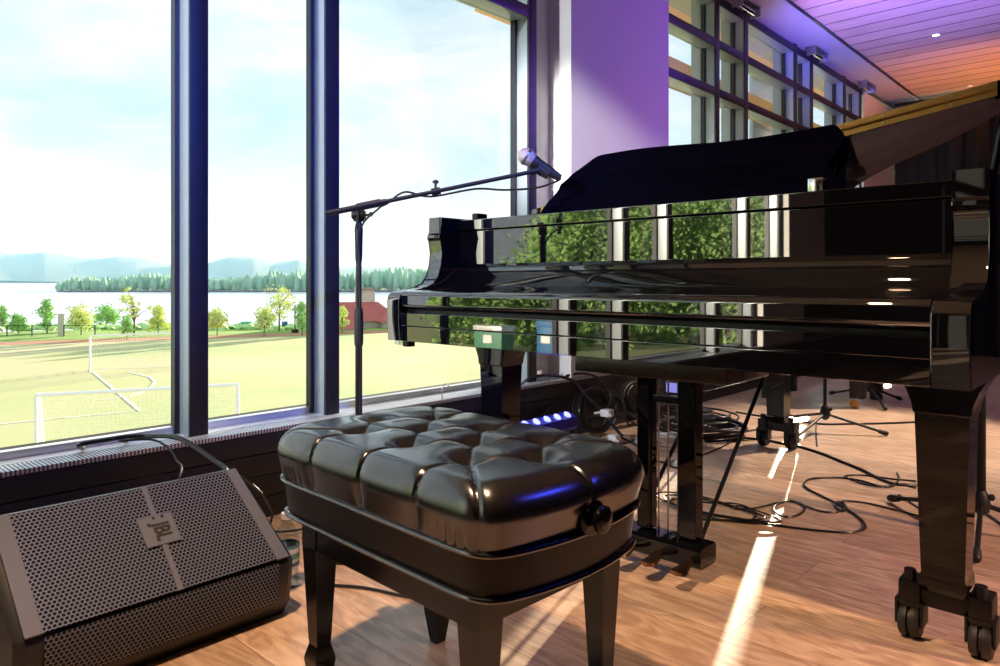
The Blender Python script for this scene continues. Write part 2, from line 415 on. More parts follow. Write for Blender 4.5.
# columns that interrupt the glazing
COLS = [(2.90, 3.88), (-3.25, -2.42)]
for i, (a, b) in enumerate(COLS):
    struct(MB().box(XG-.02, XS-.001, a, b, ZS+.003, ZC+.01), 'wall_column' + ('' if i == 0 else '_near'), M['white_wall'], 'white plastered column between the windows')
struct(MB().box(XG-.02, XG+.01, 2.705, 2.90, ZS+.001, ZC), 'wall_reveal', M['white_wall'])

# windows: frames with mullions, transoms, panes
TR = [2.075, 2.415, 2.72]
def window(idx, y0, y1, mull, jambs=(True, True), deep=.022):
    fr = root('window_%d' % idx, (XG, y0, ZS)); fr['kind'] = 'structure'
    ys = []
    if jambs[0]: ys.append(y0)
    ys += mull
    if jambs[1]: ys.append(y1-.06)
    for y in ys:
        MB().box(XG-deep, XM-.012, y, y+.058, ZS, ZC, .002).build('mullion', M['alu'], fr)
        MB().box(XM-.012, XM, y-.001, y+.059, ZS, ZC, .002).build('mullion_cap', M['alu_dark'], fr)
        MB().box(XG-.012, XG+.018, y-.016, y-.0005, ZS, ZC).box(XG-.012, XG+.018, y+.0585, y+.073, ZS, ZC).build('gasket', M['alu_dark'], fr)
    edges = sorted(ys+[y0-.0 if jambs[0] else y0-.058, y1 if not jambs[1] else y1-.06])
    ed = sorted(set([round(v, 4) for v in ys] + ([] if jambs[0] else [round(y0-.058, 4)]) + ([] if jambs[1] else [round(y1, 4)])))
    for a, b in zip(ed, ed[1:]):
        A, B = a+.058, b
        for z in TR:
            MB().box(XG-.022, XM-.012, A+.0005, B-.0005, z, z+.055, .002).build('transom', M['alu'], fr)
            MB().box(XM-.012, XM-.001, A+.001, B-.001, z-.001, z+.056, .001).build('transom_cap', M['alu_dark'], fr)
        MB().box(XG-.022, XG+.01, A+.0005, B-.0005, ZS, ZS+.022, .002).build('bottom_rail', M['sill'], fr)
        zz = [ZS+.022]+sum([[z, z+.055] for z in TR], [])+[ZC]
        for k in range(0, len(zz), 2):
            MB().box(XG-.008, XG, A, B, zz[k], zz[k+1]).build('pane', M['glass'], fr, smooth=0)
    return fr
window(1, -2.42, 2.70, [-1.81, -1.31, -.16-.00, .36-.36+.0-.66+.0][:0] + [-1.82, -.66, -.16, .99, 1.49])
window(2, 3.88, 12.9, [4.63, 5.10, 6.08, 6.46, 7.36, 7.86, 9.10, 9.60, 10.75, 11.25], deep=.092)
struct(MB().box(-2.42, XG+.02, -4.7, -3.25, ZS+.001, ZC+.01), 'wall_left_rear', M['dark_wall'])

# radiator casing along the wall, with grille top
rad = root('radiator', (XS, 0, 0), 'long black radiator casing under the windows with a pale slotted grille top', 'radiator')
z = ZS-.016
pl = [(0.0,.068), (.072,.140), (.144,.212), (.216, ZS-.016)]
for a, b in pl: MB().box(-2.36, XS, Y0+.01, Y1-.01, a, b, .002).build('casing_plank', M['rad'], rad)
MB().box(-2.36, XS-.012, Y0+.01, Y1-.01, .004, ZS-.02).build('backing', M['alu_dark'], rad)
MB().box(-2.40, -2.275, Y0+.01, Y1-.01, ZS-.012, ZS, .001).build('sill_board', M['sill'], rad)
MB().box(-2.272, XS+.003, Y0+.01, Y1-.01, ZS-.014, ZS, .002).build('grille', M['sill_grille'], rad)

# roller-shade brackets under the soffit, by the far windows
brk = None
def bracket():
    r = root('shade_bracket', (0,0,0), 'small steel roller shade bracket under the soffit beside the clerestory', 'bracket', 'roller shade brackets along the clerestory')
    MB().box(-.05,.03,-.16,.16,-.012,0,.002).build('mount_plate', M['steel'], r)
    MB().box(-.05,.03,-.15,-.145,-.075,-.012).build('flange', M['steel'], r)
    MB().box(-.05,.03,.145,.15,-.075,-.012).build('flange', M['steel'], r)
    MB().lathe([(.02,-.142),(.02,.142)], (-.012,0,-.045), (0,1,0), 16).build('roller_end', M['chrome'], r)
    return r
brk = bracket(); brk.location = (-2.17, 4.97, ZC+.009)
for y in (6.42, 7.85):
    b = dup(brk); b.location = (-2.17, y, ZC+.009)
bl = root('roller_blind', (-2.235, 8.2, .36), 'cream roller blind pulled down over the farthest clerestory window', 'blind')
MB().box(-2.238,-2.234,7.925,9.08,.36,ZC-.03).build('fabric', M['blind'], bl)  # unseen lower length added to block a stray sun streak
MB().box(-2.243,-2.229,7.925,9.08,.34,.36,.002).build('hem_bar', M['alu_dark'], bl)
MB().lathe([(.022,0),(.022,1.155)], (-2.236,7.925,ZC-.028), (0,1,0), 16).build('roller', M['steel'], bl)

# black stage curtain across the far end
pts = []
import itertools
cm = MB(); n = 260; x0, x1 = -2.15, 5.6
ringf, ringb = [], []
for i in range(n+1):
    x = x0+(x1-x0)*i/n; yy = 8.75+.05*math.sin(i*.9)+.02*math.sin(i*2.3+1)
    top = ZC-.10+.008*math.sin(i*1.7)
    col = [cm.bm.verts.new((x, yy+(.012 if k else 0)*0, zz)) for k, zz in enumerate((.02, .9, 1.8, top))]
    ringf.append(col)
for a, b in zip(ringf, ringf[1:]):
    for k in range(3): cm.bm.faces.new([a[k], b[k], b[k+1], a[k+1]])
cu = root('stage_curtain', (1.8, 8.75, 0), 'black pleated stage curtain hanging across the far end of the hall', 'curtain')
cob = cm.build('drape', M['curtain'], cu, 60); md = cob.modifiers.new('thick', 'SOLIDIFY'); md.thickness = .006
MB().tube([(-2.15,8.75,ZC-.06),(5.6,8.75,ZC-.06)], .02, 10).build('rail', M['matte'], cu)

# ceiling downlights
for i, (u, v, lab) in enumerate([(936,34,'small round warm downlight in the purple-lit part of the slat ceiling'), (970,85,'small round downlight set in the orange-lit slats farther back')]):
    p = ptZ(u, v, ZC)
    r = root('ceiling_light', p, lab, 'ceiling light')
    MB().lathe([(.034,0),(.034,-.008),(.028,-.010),(.028,0)], p, seg=24).build('trim_ring', M['chrome'], r)
    MB().lathe([(.026,-.003),(.026,-.007),(.001,-.009)], p, seg=24).build('lens', mat('downlight_lens_%d' % i, (1,.8,.6), .3, emis=(1,.75,.5) if i == 0 else (1,.5,.3), estr=6. if i == 0 else .8), r)

# ------------------------------------------------------------------ GRAND PIANO
XL, T, W = -1.812, .0605, 1.457
XI0, XI1, XR = XL+T, XL+T+W, XL+T+W+T
YF, ZB, ZT = 1.427, .602, 1.003
pno = root('grand_piano', (-1.02, 2.5, 0), 'glossy black grand piano with its lid propped open, standing beside the windows', 'piano')
arm = [(1.431,ZB),(1.427,.66),(1.427,.728),(1.431,.744),(1.445,.756),(1.493,.762),(1.54,.768),(1.572,.780),(1.594,.806),(1.607,.842),(1.612,.885),(1.605,.925),(1.596,.934),(1.596,.942),(1.605,.950),(1.605,ZT),(1.98,ZT),(1.98,ZB)]
for x in (XL, XI1): MB().prism(arm, 'x', x, x+T, .003).build('arm', M['lacquer_boosted'], pno)
# closed fallboard: nose, curved shelf
fb = [(1.455,.700),(1.440,.706),(1.434,.718),(1.434,.742),(1.440,.753),(1.455,.7595),(1.50,.764),(1.55,.770),(1.60,.784),(1.64,.806),(1.664,.832),(1.68,.846),(1.72,.846),(1.72,.700)]
MB().prism(fb, 'x', XI0+.0015, XI1-.0015, .0015).build('fallboard', M['lacquer_boosted'], pno, 50)
MB().box(XI0+.0015, XI1-.0015, 1.690, 1.72, .846, .957, .001).build('fallboard_panel', M['lacquer_boosted'], pno)
MB().box(XI0+.001, XI1-.001, 1.684, 1.96, .961, .996, .003).build('music_shelf', M['lacquer_boosted'], pno)
MB().box(XI0+.05, XI0+.075, 1.70, 1.75, .996, 1.018, .004).build('shelf_block', M['lacquer_soft'], pno)
MB().box(XI0+.001, XI1-.001, 1.46, 1.70, .655, .699).build('key_gap', M['matte'], pno)
MB().box(XI0+.001, XI1-.001, 1.432, 1.458, .651, .690, .002).box(XI0+.001, XI1-.001, 1.433, 1.458, ZB, .6492, .002).build('key_slip', M['lacquer_boosted'], pno)
MB().box(XI0-.02, XI1+.02, 1.45, 1.98, ZB+.003, .654).build('keybed', M['lacquer_soft'], pno)
MB().box(-1.27, -.80, 1.70, 1.97, .525, ZB+.002, .003).build('pedal_board', M['ebony'], pno)
# latch under the left arm
MB().box(-1.800,-1.755,1.445,1.47,.588,.6015,.001).build('lid_latch', M['chrome'], pno)
MB().box(-1.752,-1.725,1.442,1.47,.584,.6015,.001).build('lid_latch', M['matte'], pno)
# rim
out = spline([(XL,1.98),(XL,2.4),(XL,2.9),(XL+.005,3.3),(-1.765,3.58),(-1.62,3.76),(-1.42,3.82),(-1.22,3.76),(-1.09,3.58),(-1.02,3.32),(-.90,3.02),(-.70,2.74),(-.48,2.52),(-.32,2.30),(-.25,2.10),(XR,1.98)], 6)
out = [(p[0], p[1]) for p in [Vector((a.x, a.y, 0)) for a in [Vector((q[0], q[1], 0)) for q in out]]]
def inset(poly, d):
    res = []
    for i in range(len(poly)):
        a = Vector(poly[max(i-1,0)]); b = Vector(poly[min(i+1, len(poly)-1)]); t = (b-a).normalized(); nn = Vector((t.y, -t.x))
        p = Vector(poly[i])+nn*d; res.append((p.x, p.y))
    return res
inn = inset(out, .055)
rm = MB(); bm = rm.bm
q = [[bm.verts.new((p[0], p[1], z)) for p in out] for z in (.665, ZT)]
q2 = [[bm.verts.new((p[0], p[1], z)) for p in inn] for z in (.665, ZT)]
for i in range(len(out)-1):
    bm.faces.new([q[0][i], q[0][i+1], q[1][i+1], q[1][i]]); bm.faces.new([q2[0][i], q2[1][i], q2[1][i+1], q2[0][i+1]])
    bm.faces.new([q[1][i], q[1][i+1], q2[1][i+1], q2[1][i]]); bm.faces.new([q[0][i], q2[0][i], q2[0][i+1], q[0][i+1]])
rm.build('rim', M['lacquer'], pno)
MB().prism([(XI0,1.98)]+inset(out, .052)[1:-1]+[(XI1,1.98)], 'z', .69, .715).build('soundboard', M['ebony'], pno)
bmx = MB()
for a, b in (((-1.6,2.0),(-1.40,3.6)), ((-1.0,2.0),(-1.32,3.6)), ((-.45,2.0),(-1.25,3.1))): bmx.tube([(*a,.66),(*b,.66)], .035, 4)
bmx.build('brace', M['ebony'], pno)
MB().prism([(XI0+.01,2.0)]+inset(out, .075)[3:-3]+[(XI1-.01,2.0)], 'z', .86, .885).build('iron_plate', M['gold_plate'], pno)
st = MB()
for i in range(34):
    x = -1.70+i*.036; st.tube([(x,2.02,.912),(x*.55-.62, 3.3-(max(0,i-14))*.045,.912)], .0016, 4)
st.build('strings', M['steel'], pno)['kind'] = 'stuff'; 
# damper row and tuning area
dm = MB()
d0 = MB().box(XI0+.06, XI0+.072, 2.10, 2.125, .916, .962, .002).build('damper', M['lacquer_soft'], pno)
for i in range(1, 60):
    d1 = dup(d0, pno); d1.location = d0.location+Vector((i*.022,0,0))
MB().box(XI0+.005, XI1-.005, 1.97, 2.0, .70, .96).build('pin_block', M['lacquer_soft'], pno)
# lid, hinged on the left, propped low; front flap folded back on top
HX, HY, HZL, LA = XL, 2.13, 1.028, R(8.2)
def lidz(x, dz=0): return HZL+(x-HX)*math.tan(LA)+dz
def slab(poly, dz0, dz1, name, m):
    b = MB(); bm = b.bm
    A = [bm.verts.new((p[0], p[1], lidz(p[0], dz0))) for p in poly]; B = [bm.verts.new((p[0], p[1], lidz(p[0], dz1))) for p in poly]
    bm.faces.new(A); bm.faces.new(B[::-1])
    for i in range(len(poly)): bm.faces.new([A[i], B[i], B[(i+1) % len(poly)], A[(i+1) % len(poly)]])
    return b.build(name, m, pno)
lo = [(p[0]+(.012 if p[0] > -1 else -.004), p[1]+.01) for p in out if p[1] > HY+.02]
slab([(HX-.004,HY)]+lo+[(XR-.01,HY)], 0, .020, 'lid', M['lacquer'])
slab([(HX+.01,HY),(HX+.01,HY+.50),(XR-.33,HY+.50),(XR-.12,HY+.20),(XR-.02,HY)], .021, .039, 'lid_flap', M['lacquer'])
def hingebar(a, b, dy, z0, z1, name, m):
    mb = MB(); bm = mb.bm
    vs = [bm.verts.new((x, y, lidz(x, z))) for x in (a, b) for y in (HY-dy, HY-.0005) for z in (z0, z1)]
    for f in [(0,1,3,2),(4,6,7,5),(0,4,5,1),(2,3,7,6),(0,2,6,4),(1,5,7,3)]: bm.faces.new([vs[i] for i in f])
    return mb.build(name, m, pno)
hg = hingebar(HX+.06, XR-.06, .004, .001, .018, 'lid_hinge', M['brass'])
hingebar(HX+.06, XR-.06, .004, .022, .038, 'lid_hinge', M['brass'])
mb = MB(); mb.tube([(HX+.06,HY-.005,lidz(HX+.06,.02)),(XR-.06,HY-.005,lidz(XR-.06,.02))], .0045, 8); mb.build('hinge_pin', M['brass'], pno)
sc = MB()
for i in range(9):
    x = HX+.14+i*.16
    for dz in (.009, .031): MB().lathe([(.0035,0),(.003,.002)], (x, HY-.004, lidz(x, dz)), (0,-1,0), 8).build('hinge_screw', M['steel'], pno)
MB().tube([(-.335,2.28,.99),(-.30,2.26,1.22)], .009, 8).build('lid_prop', M['lacquer_soft'], pno)
MB().box(-.60,-.565,1.70,1.74,.996,1.028,.003).build('desk_slide', M['chrome'], pno)
# side hinges of the lid on the left
for y in (2.35, 3.2): MB().box(XL-.006, XL-.0005, y, y+.07, .985, 1.04, .001).build('side_hinge', M['brass'], pno)

# legs
def piano_leg(cx, cy, w, hb=.0, tail=False):
    L_ = MB()
    zt = ZB+.002 if not tail else .668
    h = w/2
    # bracket head, neck, tapered shaft, cuff, foot
    hs = 1.0
    L_.stack([(cx,cy,.125,h*.72,h*.72),(cx,cy,.14,h*.86,h*.86),(cx,cy,.155,h*.84,h*.84),(cx,cy,.165,h*.80,h*.80),(cx,cy,zt-.10,h*1.0,h*1.0),(cx,cy,zt-.098,h*1.04,h*1.04),(cx,cy,zt-.075,h*1.10,h*1.04),(cx,cy,zt-.045,h*1.32,h*1.06),(cx,cy,zt-.022,h*1.62,h*1.1),(cx,cy,zt,h*1.66,h*1.12)])
    lg = L_.build('leg', M['lacquer'], pno, 25)
    # caster truck
    c = MB(); c.box(cx-.058,cx+.058,cy-.022,cy+.022,.092,.128,.004)
    c.box(cx-.085,cx-.045,cy-.030,cy+.030,.072,.135,.006); c.box(cx+.045,cx+.085,cy-.030,cy+.030,.072,.135,.006)
    cu_ = c.build('caster_truck', M['matte'], lg, 30) if False else None
    tr = root_child('caster', lg)
    c.build('truck', M['matte'], tr)
    return lg
def root_child(name, parent):  # not used as an empty: kept simple
    return parent
# the caster truck and wheels are sub-parts of each leg
def piano_leg(cx, cy, w, tail=False):
    zt = ZB+.002 if not tail else .668
    h = w/2
    L_ = MB().stack([(cx,cy,.118,h*.70,h*.70),(cx,cy,.132,h*.88,h*.88),(cx,cy,.150,h*.86,h*.86),(cx,cy,.160,h*.80,h*.80),(cx,cy,zt-.10,h*1.0,h*1.0),(cx,cy,zt-.096,h*1.06,h*1.06),(cx,cy,zt-.075,h*1.12,h*1.06),(cx,cy,zt-.045,h*1.34,h*1.08),(cx,cy,zt-.020,h*1.60,h*1.1),(cx,cy,zt,h*1.64,h*1.12)])
    lg = L_.build('leg', M['lacquer'], pno, 25)
    lg.matrix_parent_inverse = Matrix()
    c = MB().box(cx-.056,cx+.056,cy-.024,cy+.024,.078,.118,.004)
    c.box(cx-.088,cx-.044,cy-.034,cy+.034,.070,.130,.007); c.box(cx+.044,cx+.088,cy-.034,cy+.034,.070,.130,.007)
    c.tube([(cx-.066,cy-.02,.128),(cx-.066,cy-.02,.152)], .012, 10).tube([(cx+.066,cy-.02,.128),(cx+.066,cy-.02,.152)], .012, 10)
    c.build('caster_truck', M['matte'], lg)
    for sx in (-1, 1):
        for sy in (-1, 1) if not tail else (-1,):
            x = cx+sx*.066; y = cy+sy*.0
            if sy == 1: continue
            MB().lathe([(.010,-.021),(.034,-.020),(.038,-.014),(.038,-.004),(.030,-.002),(.030,.002),(.038,.004),(.038,.014),(.034,.020),(.010,.021)], (x, y-.012, .038), (1,0,0), 24).build('caster_wheel', M['rubber'], lg)
            MB().box(x-.028,x-.022,y-.035,y+.015,.03,.085,.002).box(x-.028,x+.028,y-.035,y+.015,.079,.086,.002).box(x+.022,x+.028,y-.035,y+.015,.03,.085,.002).build('caster_fork', M['matte'], lg)
    return lg
piano_leg(-1.66, 1.80, .102)
piano_leg(-.34, 1.80, .102)
piano_leg(-1.335, 3.40, .10, True)
# lyre with pedals
ly = root
for x0, x1 in ((-1.080,-1.040), (-.953,-.900)): MB().box(x0, x1, 1.735, 1.778, .100, .526, .004).build('lyre_post', M['lacquer'], pno)
MB().box(-1.043,-.955,1.745,1.77,.455,.475,.002).build('lyre_rail', M['lacquer_soft'], pno)
MB().prism([(1.708,.040),(1.700,.047),(1.700,.088),(1.710,.096),(1.782,.096),(1.79,.088),(1.79,.05),(1.78,.040)], 'x', -1.135, -.868, .004).build('pedal_box', M['lacquer'], pno)
for i, x in enumerate((-1.072, -.987, -.900)):
    pd = MB()
    n_ = 12; prof = []
    rings = []
    for k in range(n_+1):
        t = k/n_; y = 1.705-.080*t; z = .062-.012*t-.004*math.sin(t*PI)
        wd = .011+.010*math.sin(min(1, t*1.15)*PI*.5)**2 if t < .85 else .021*math.sqrt(max(0, 1-((t-.85)/.16)**2))
        rings.append([pd.bm.verts.new((x+a*wd, y, z+b)) for a, b in ((-1,-.004),(-.8,.004),(0,.007),(.8,.004),(1,-.004),(0,-.007))])
    for A, B in zip(rings, rings[1:]):
        for k in range(6): pd.bm.faces.new([A[k], A[(k+1)%6], B[(k+1)%6], B[k]])
    pd.bm.faces.new(rings[0]); pd.bm.faces.new(rings[-1][::-1])
    pd.build('pedal', M['bronze'], pno)
    MB().tube([(-1.028+.030*i,1.765,.094),(-1.028+.030*i,1.765,.53)], .0026, 6).build('pedal_rod', M['steel'], pno)
MB().tube([(-.905,1.775,.095),(-.98,2.60,.69)], .0065, 8).build('lyre_brace', M['matte'], pno)
MB().tube([(-1.10,1.775,.095),(-1.17,2.60,.69)], .0065, 8).build('lyre_brace', M['matte'], pno)
# music desk lying under the cloth
desk = [(-1.40,.997),(-1.35,1.085),(-1.26,1.150),(-1.19,1.158),(-.66,1.150),(-.585,1.140),(-.565,1.10),(-.565,.997)]
dk = MB(); bm = dk.bm
A = [bm.verts.new((p[0], 1.775+(p[1]-.997)*.18, p[1])) for p in desk]; B = [bm.verts.new((p[0], 1.790+(p[1]-.997)*.18, p[1])) for p in desk]
bm.faces.new(A); bm.faces.new(B[::-1])
for i in range(len(desk)): bm.faces.new([A[i], B[i], B[(i+1)%len(desk)], A[(i+1)%len(desk)]])
dk.build('music_desk', M['lacquer'], pno)
# velvet cover over the desk: front drape with soft folds
cv = MB(); bm = cv.bm
nx, nz = 90, 34
def cloth_edge(t):
    # t 0..1 from bottom to top: left boundary x
    return [-1.458,-1.432,-1.404,-1.376,-1.340,-1.288][min(5,int(t*5))]+([-1.458,-1.432,-1.404,-1.376,-1.340,-1.288][min(5,int(t*5)+1)]-[-1.458,-1.432,-1.404,-1.376,-1.340,-1.288][min(5,int(t*5))])*(t*5-int(t*5))
def ztop(s):  # s 0..1 along x
    base = 1.168+.006*math.sin(s*7)-.010*s
    if s < .05: base -= .018*(1-s/.05)**2
    if s > .96: base -= .035*((s-.96)/.04)**2
    return base
grid = []
for j in range(nz+1):
    t = j/nz; row = []
    xl = cloth_edge(t); xr = -.548-.022*math.sin(t*PI*.9)**2+.006*math.sin(t*9)
    for i in range(nx+1):
        s = i/nx; x = xl+(xr-xl)*s
        z = .999+(ztop(s)-.999)*t
        y = 1.760+(z-.997)*.18-.006*math.sin(t*PI)-.004*math.sin(t*11+s*3)*(1-t*.3)-.005*math.exp(-((t-.62-.05*math.sin(s*5))/.05)**2)-.004*math.exp(-((t-.30+.04*s)/.04)**2)
        row.append(bm.verts.new((x, y, z)))
    grid.append(row)
# over the top and down the back
for k, (dy, dz) in enumerate(((.012,.005),(.03,.001),(.040,-.02),(.040,-.07),(.038,-.14))):
    base = grid[nz]; row = []
    for i in range(nx+1):
        v = base[i].co; row.append(bm.verts.new((v.x, v.y+dy+(dz*.18 if dz < -.01 else 0), v.z+dz)))
    grid.append(row)
for a, b in zip(grid, grid[1:]):
    for i in range(nx): bm.faces.new([a[i], a[i+1], b[i+1], b[i]])
clo = solo(cv, 'velvet_cover', M['velvet'], 'dark navy velvet cloth draped over the music desk on top of the black piano', 'cloth', smooth=60)
md = clo.modifiers.new('thick', 'SOLIDIFY'); md.thickness = .004; md.offset = -1

# ------------------------------------------------------------------ PIANO BENCH
bn = root('piano_bench', (-.962, .903, 0), 'black tufted leather piano bench with side knobs in front of the grand piano', 'bench')
bn['_local'] = 1
bn.rotation_euler = (0,0,R(-2.2))
HL, HW, BOW = .284, .186, .034
def plan(s, t, grow=0.):
    """unit square -> bench plan with rounded corners and bowed ends"""
    p = 13.0
    m = max(abs(s), abs(t))
    if m < 1e-9: return 0., 0.
    a, b = s/m, t/m
    k = m/((abs(a)**p+abs(b)**p)**(1/p))
    x, y = a*k, b*k
    X = x*(HL+grow+BOW*(1-y*y)); Y = y*(HW+grow)
    return X, Y
btn = [(-.15,-.092),(0,-.092),(.15,-.092),(-.225,0),(-.075,0),(.075,0),(.225,0),(-.15,.092),(0,.092),(.15,.092)]
seg = []
for bx, by in ((-.15,-.092),(0,-.092),(.15,-.092)): seg.append(((bx,by),(bx,-.30)))
for bx, by in ((-.15,.092),(0,.092),(.15,.092)): seg.append(((bx,by),(bx,.30)))
for x in (-.15,0,.15):
    for y in (-.092,.092):
        for dx in (-.075,.075): seg.append(((x,y),(x+dx,0)))
for s_ in (-1,1):
    seg.append(((s_*.225,0),(s_*.40,0)))
    for q_ in (-1,1): seg.append(((s_*.15,q_*.092),(s_*.31,q_*.215)))
def sd(px, py, a, b):
    ax, ay = a; bx, by = b; dx, dy = bx-ax, by-ay
    t = max(0, min(1, ((px-ax)*dx+(py-ay)*dy)/(dx*dx+dy*dy)))
    return math.hypot(px-ax-dx*t, py-ay-dy*t), t
cu_ = MB(); bm = cu_.bm
NX, NY = 230, 160
ZP, ZTOP = .408, .508
prev = None
for j in range(NY+1):
    row = []
    for i in range(NX+1):
        s, t = -1+2*i/NX, -1+2*j/NY
        m = max(abs(s), abs(t))
        mt = .70
        if m <= mt:
            rho = m/mt*.83; zz = ZTOP+.006*(1-(m/mt)**2); nz_, nr = 1., 0.
        else:
            ph = (m-mt)/(1-mt)      # 0..1 round the edge
            an = ph*PI*.80
            # quarter-ish curve bulging past the piping, then back in
            rho = .83+.17*math.sin(min(an, PI/2))+(.0 if an < PI/2 else -.048*(an-PI/2)/(PI*.3))
            if an < PI/2: zz = ZTOP-.052*(1-math.cos(an))
            else: zz = ZTOP-.052-(an-PI/2)/(PI*.30)*(ZTOP-.052-ZP)
            nz_, nr = max(0, math.cos(an)), min(1, math.sin(min(an, PI/2)))
        if m > 1e-9: X, Y = plan(s/m*rho, t/m*rho, .018)
        else: X, Y = 0, 0
        d = 0.
        dmin = 9
        for a, b in seg:
            q_, tt = sd(X, Y, a, b)
            if q_ < dmin: dmin = q_
        d += .0045*math.exp(-dmin/.012)+.0035*math.exp(-(dmin/.0024)**2)
        db = min(math.hypot(X-a, Y-b) for a, b in btn)
        d += .018*math.exp(-(db/.032)**2)+.008*math.exp(-db/.012)
        fade = 1-max(0, (m-.93)/.07)*.8
        d *= fade
        rr = math.hypot(X/(HL), Y/(HW)) or 1
        # outward direction in plan
        ox, oy = (0., 0.)
        if abs(s) >= abs(t): ox = math.copysign(1, s)
        else: oy = math.copysign(1, t)
        if m > mt:
            e_ = ((abs(s)/m)**9, (abs(t)/m)**9); ln = math.hypot(*e_) or 1; ox, oy = math.copysign(e_[0]/ln, s), math.copysign(e_[1]/ln, t)
        # little gathers low on the side near the corners
        wr = 0.
        if m > .90 and abs(s) < m+.001 and abs(t) >= abs(s)*.98:
            cx_ = abs(abs(X)-.235); wr = .0022*math.sin(X*330)*math.exp(-(cx_/.035)**2)*min(1, (m-.90)/.05)
        row.append(bm.verts.new((X-ox*nr*(d+wr), Y-oy*nr*(d+wr), zz-nz_*d)))
    if prev:
        for i in range(NX): bm.faces.new([prev[i], prev[i+1], row[i+1], row[i]])
    prev = row
cu = cu_.build('seat_cushion', M['leather'], bn, 70)
for bx, by in btn:
    MB().lathe([(.009,-.004),(.009,.001),(.007,.004),(.003,.0055),(.0005,.006)], (bx, by, ZTOP-.0275), seg=16).build('button', M['leather_side'], cu) if False else None
    b_ = MB().lathe([(.009,-.004),(.009,.001),(.007,.004),(.003,.0055),(.0005,.006)], (bx, by, ZTOP-.0325), seg=16)
    b_.build('button', M['leather_side'], bn)
def outline(grow, n=160):
    pts = []
    for k in range(n):
        a = 2*PI*k/n
        c_, s_ = math.cos(a), math.sin(a); m = max(abs(c_), abs(s_))
        pts.append(plan(c_/m, s_/m, grow))
    return pts
def band(g0, z0, g1, z1):
    mb = MB(); A = [mb.bm.verts.new((*p, z0)) for p in outline(g0)]; B = [mb.bm.verts.new((*p, z1)) for p in outline(g1)]
    mb.bm.faces.new(A[::-1]); mb.bm.faces.new(B); n = len(A)
    for i in range(n): mb.bm.faces.new([A[i], A[(i+1)%n], B[(i+1)%n], B[i]])
    return mb
band(.0, .345, .006, .408).build('seat_skirt', M['leather_side'], bn, 50)
for z, g, nm in ((.4085,.0095,'piping'),(.343,.004,'piping')):
    o_ = [(p[0], p[1], z) for p in outline(g)]; o_ += o_[:2]
    MB().tube(o_, .0042, 8, False).build(nm, M['leather'], bn)
for sy in (-1, 1): MB().box(-.208+.023,.236-.023,sy*.146-.011 if sy > 0 else -.146-.022,.146+.022 if sy > 0 else -.146+.011,.286,.3425,.002).build('apron', M['lacquer_soft'], bn)
for sx in (-1, 1): MB().box(.014+sx*.222-.012,.014+sx*.222+.012,-.146+.023,.146-.023,.286,.3425,.002).build('apron', M['lacquer_soft'], bn)
band(-.010, .3385, -.006, .3435).build('seat_board', M['lacquer_soft'], bn, 40)
for sx in (-1, 1):
    for sy in (-1, 1):
        cx, cy = sx*.222+.014, sy*.146
        MB().stack([(cx,cy,0,.012,.012),(cx,cy,.004,.0125,.0125),(cx,cy,.070,.0215,.0215),(cx,cy,.078,.0205,.0205),(cx,cy,.100,.0145,.0145),(cx,cy,.112,.0155,.0155),(cx,cy,.284,.0235,.0235),(cx,cy,.290,.024,.024),(cx,cy,.343,.024,.024)]).build('leg', M['lacquer_soft'], bn, 20)
for sx in (-1, 1):
    MB().lathe([(.029,0),(.029,.003),(.025,.006),(.010,.008),(.010,.014),(.017,.015),(.0205,.019),(.0205,.025),(.017,.028),(.010,.029),(.005,.032),(.0005,.033)], (sx*(HL+BOW+.010), 0, .432), (sx,0,0), 32).build('height_knob', M['lacquer_soft'], bn)

# ------------------------------------------------------------------ FLOOR MONITOR SPEAKER
sk = root('floor_monitor', (-1.70, .62, 0), 'black wedge floor monitor speaker with a perforated grille in front of the radiator', 'speaker')
prof = [(-1.535,0),(-1.512,.03),(-1.500,.085),(-1.496,.128),(-1.502,.142),(-1.690,.314),(-1.700,.319),(-1.722,.316),(-1.93,.055),(-1.93,.0)]
YA, YB = .345, .908
def tap(y, z):
    k = max(0, min(1, (z-.13)/.19))
    return y-(.040*k if y > .62 else -.0)*abs(y-.62)/.29-(.012*k if y < .62 else 0)
MB().prism(prof, 'x', 0, 1) if False else None
body = MB(); bm = body.bm
secs = []
for y, s_ in ((YA, .93), (YA+.018, 1.0), (YB-.018, 1.0), (YB, .93)):
    cx, cz = -1.70, .13
    secs.append([bm.verts.new((cx+(p[0]-cx)*s_, tap(y, p[1]), (cz+(p[1]-cz)*s_) if p[1] > .05 else p[1])) for p in prof])
bm.faces.new(secs[0]); bm.faces.new(secs[-1][::-1])
for A, B in zip(secs, secs[1:]):
    for i in range(len(prof)): bm.faces.new([A[i], A[(i+1)%len(prof)], B[(i+1)%len(prof)], B[i]])
body.build('cabinet', M['plastic'], sk, 30)
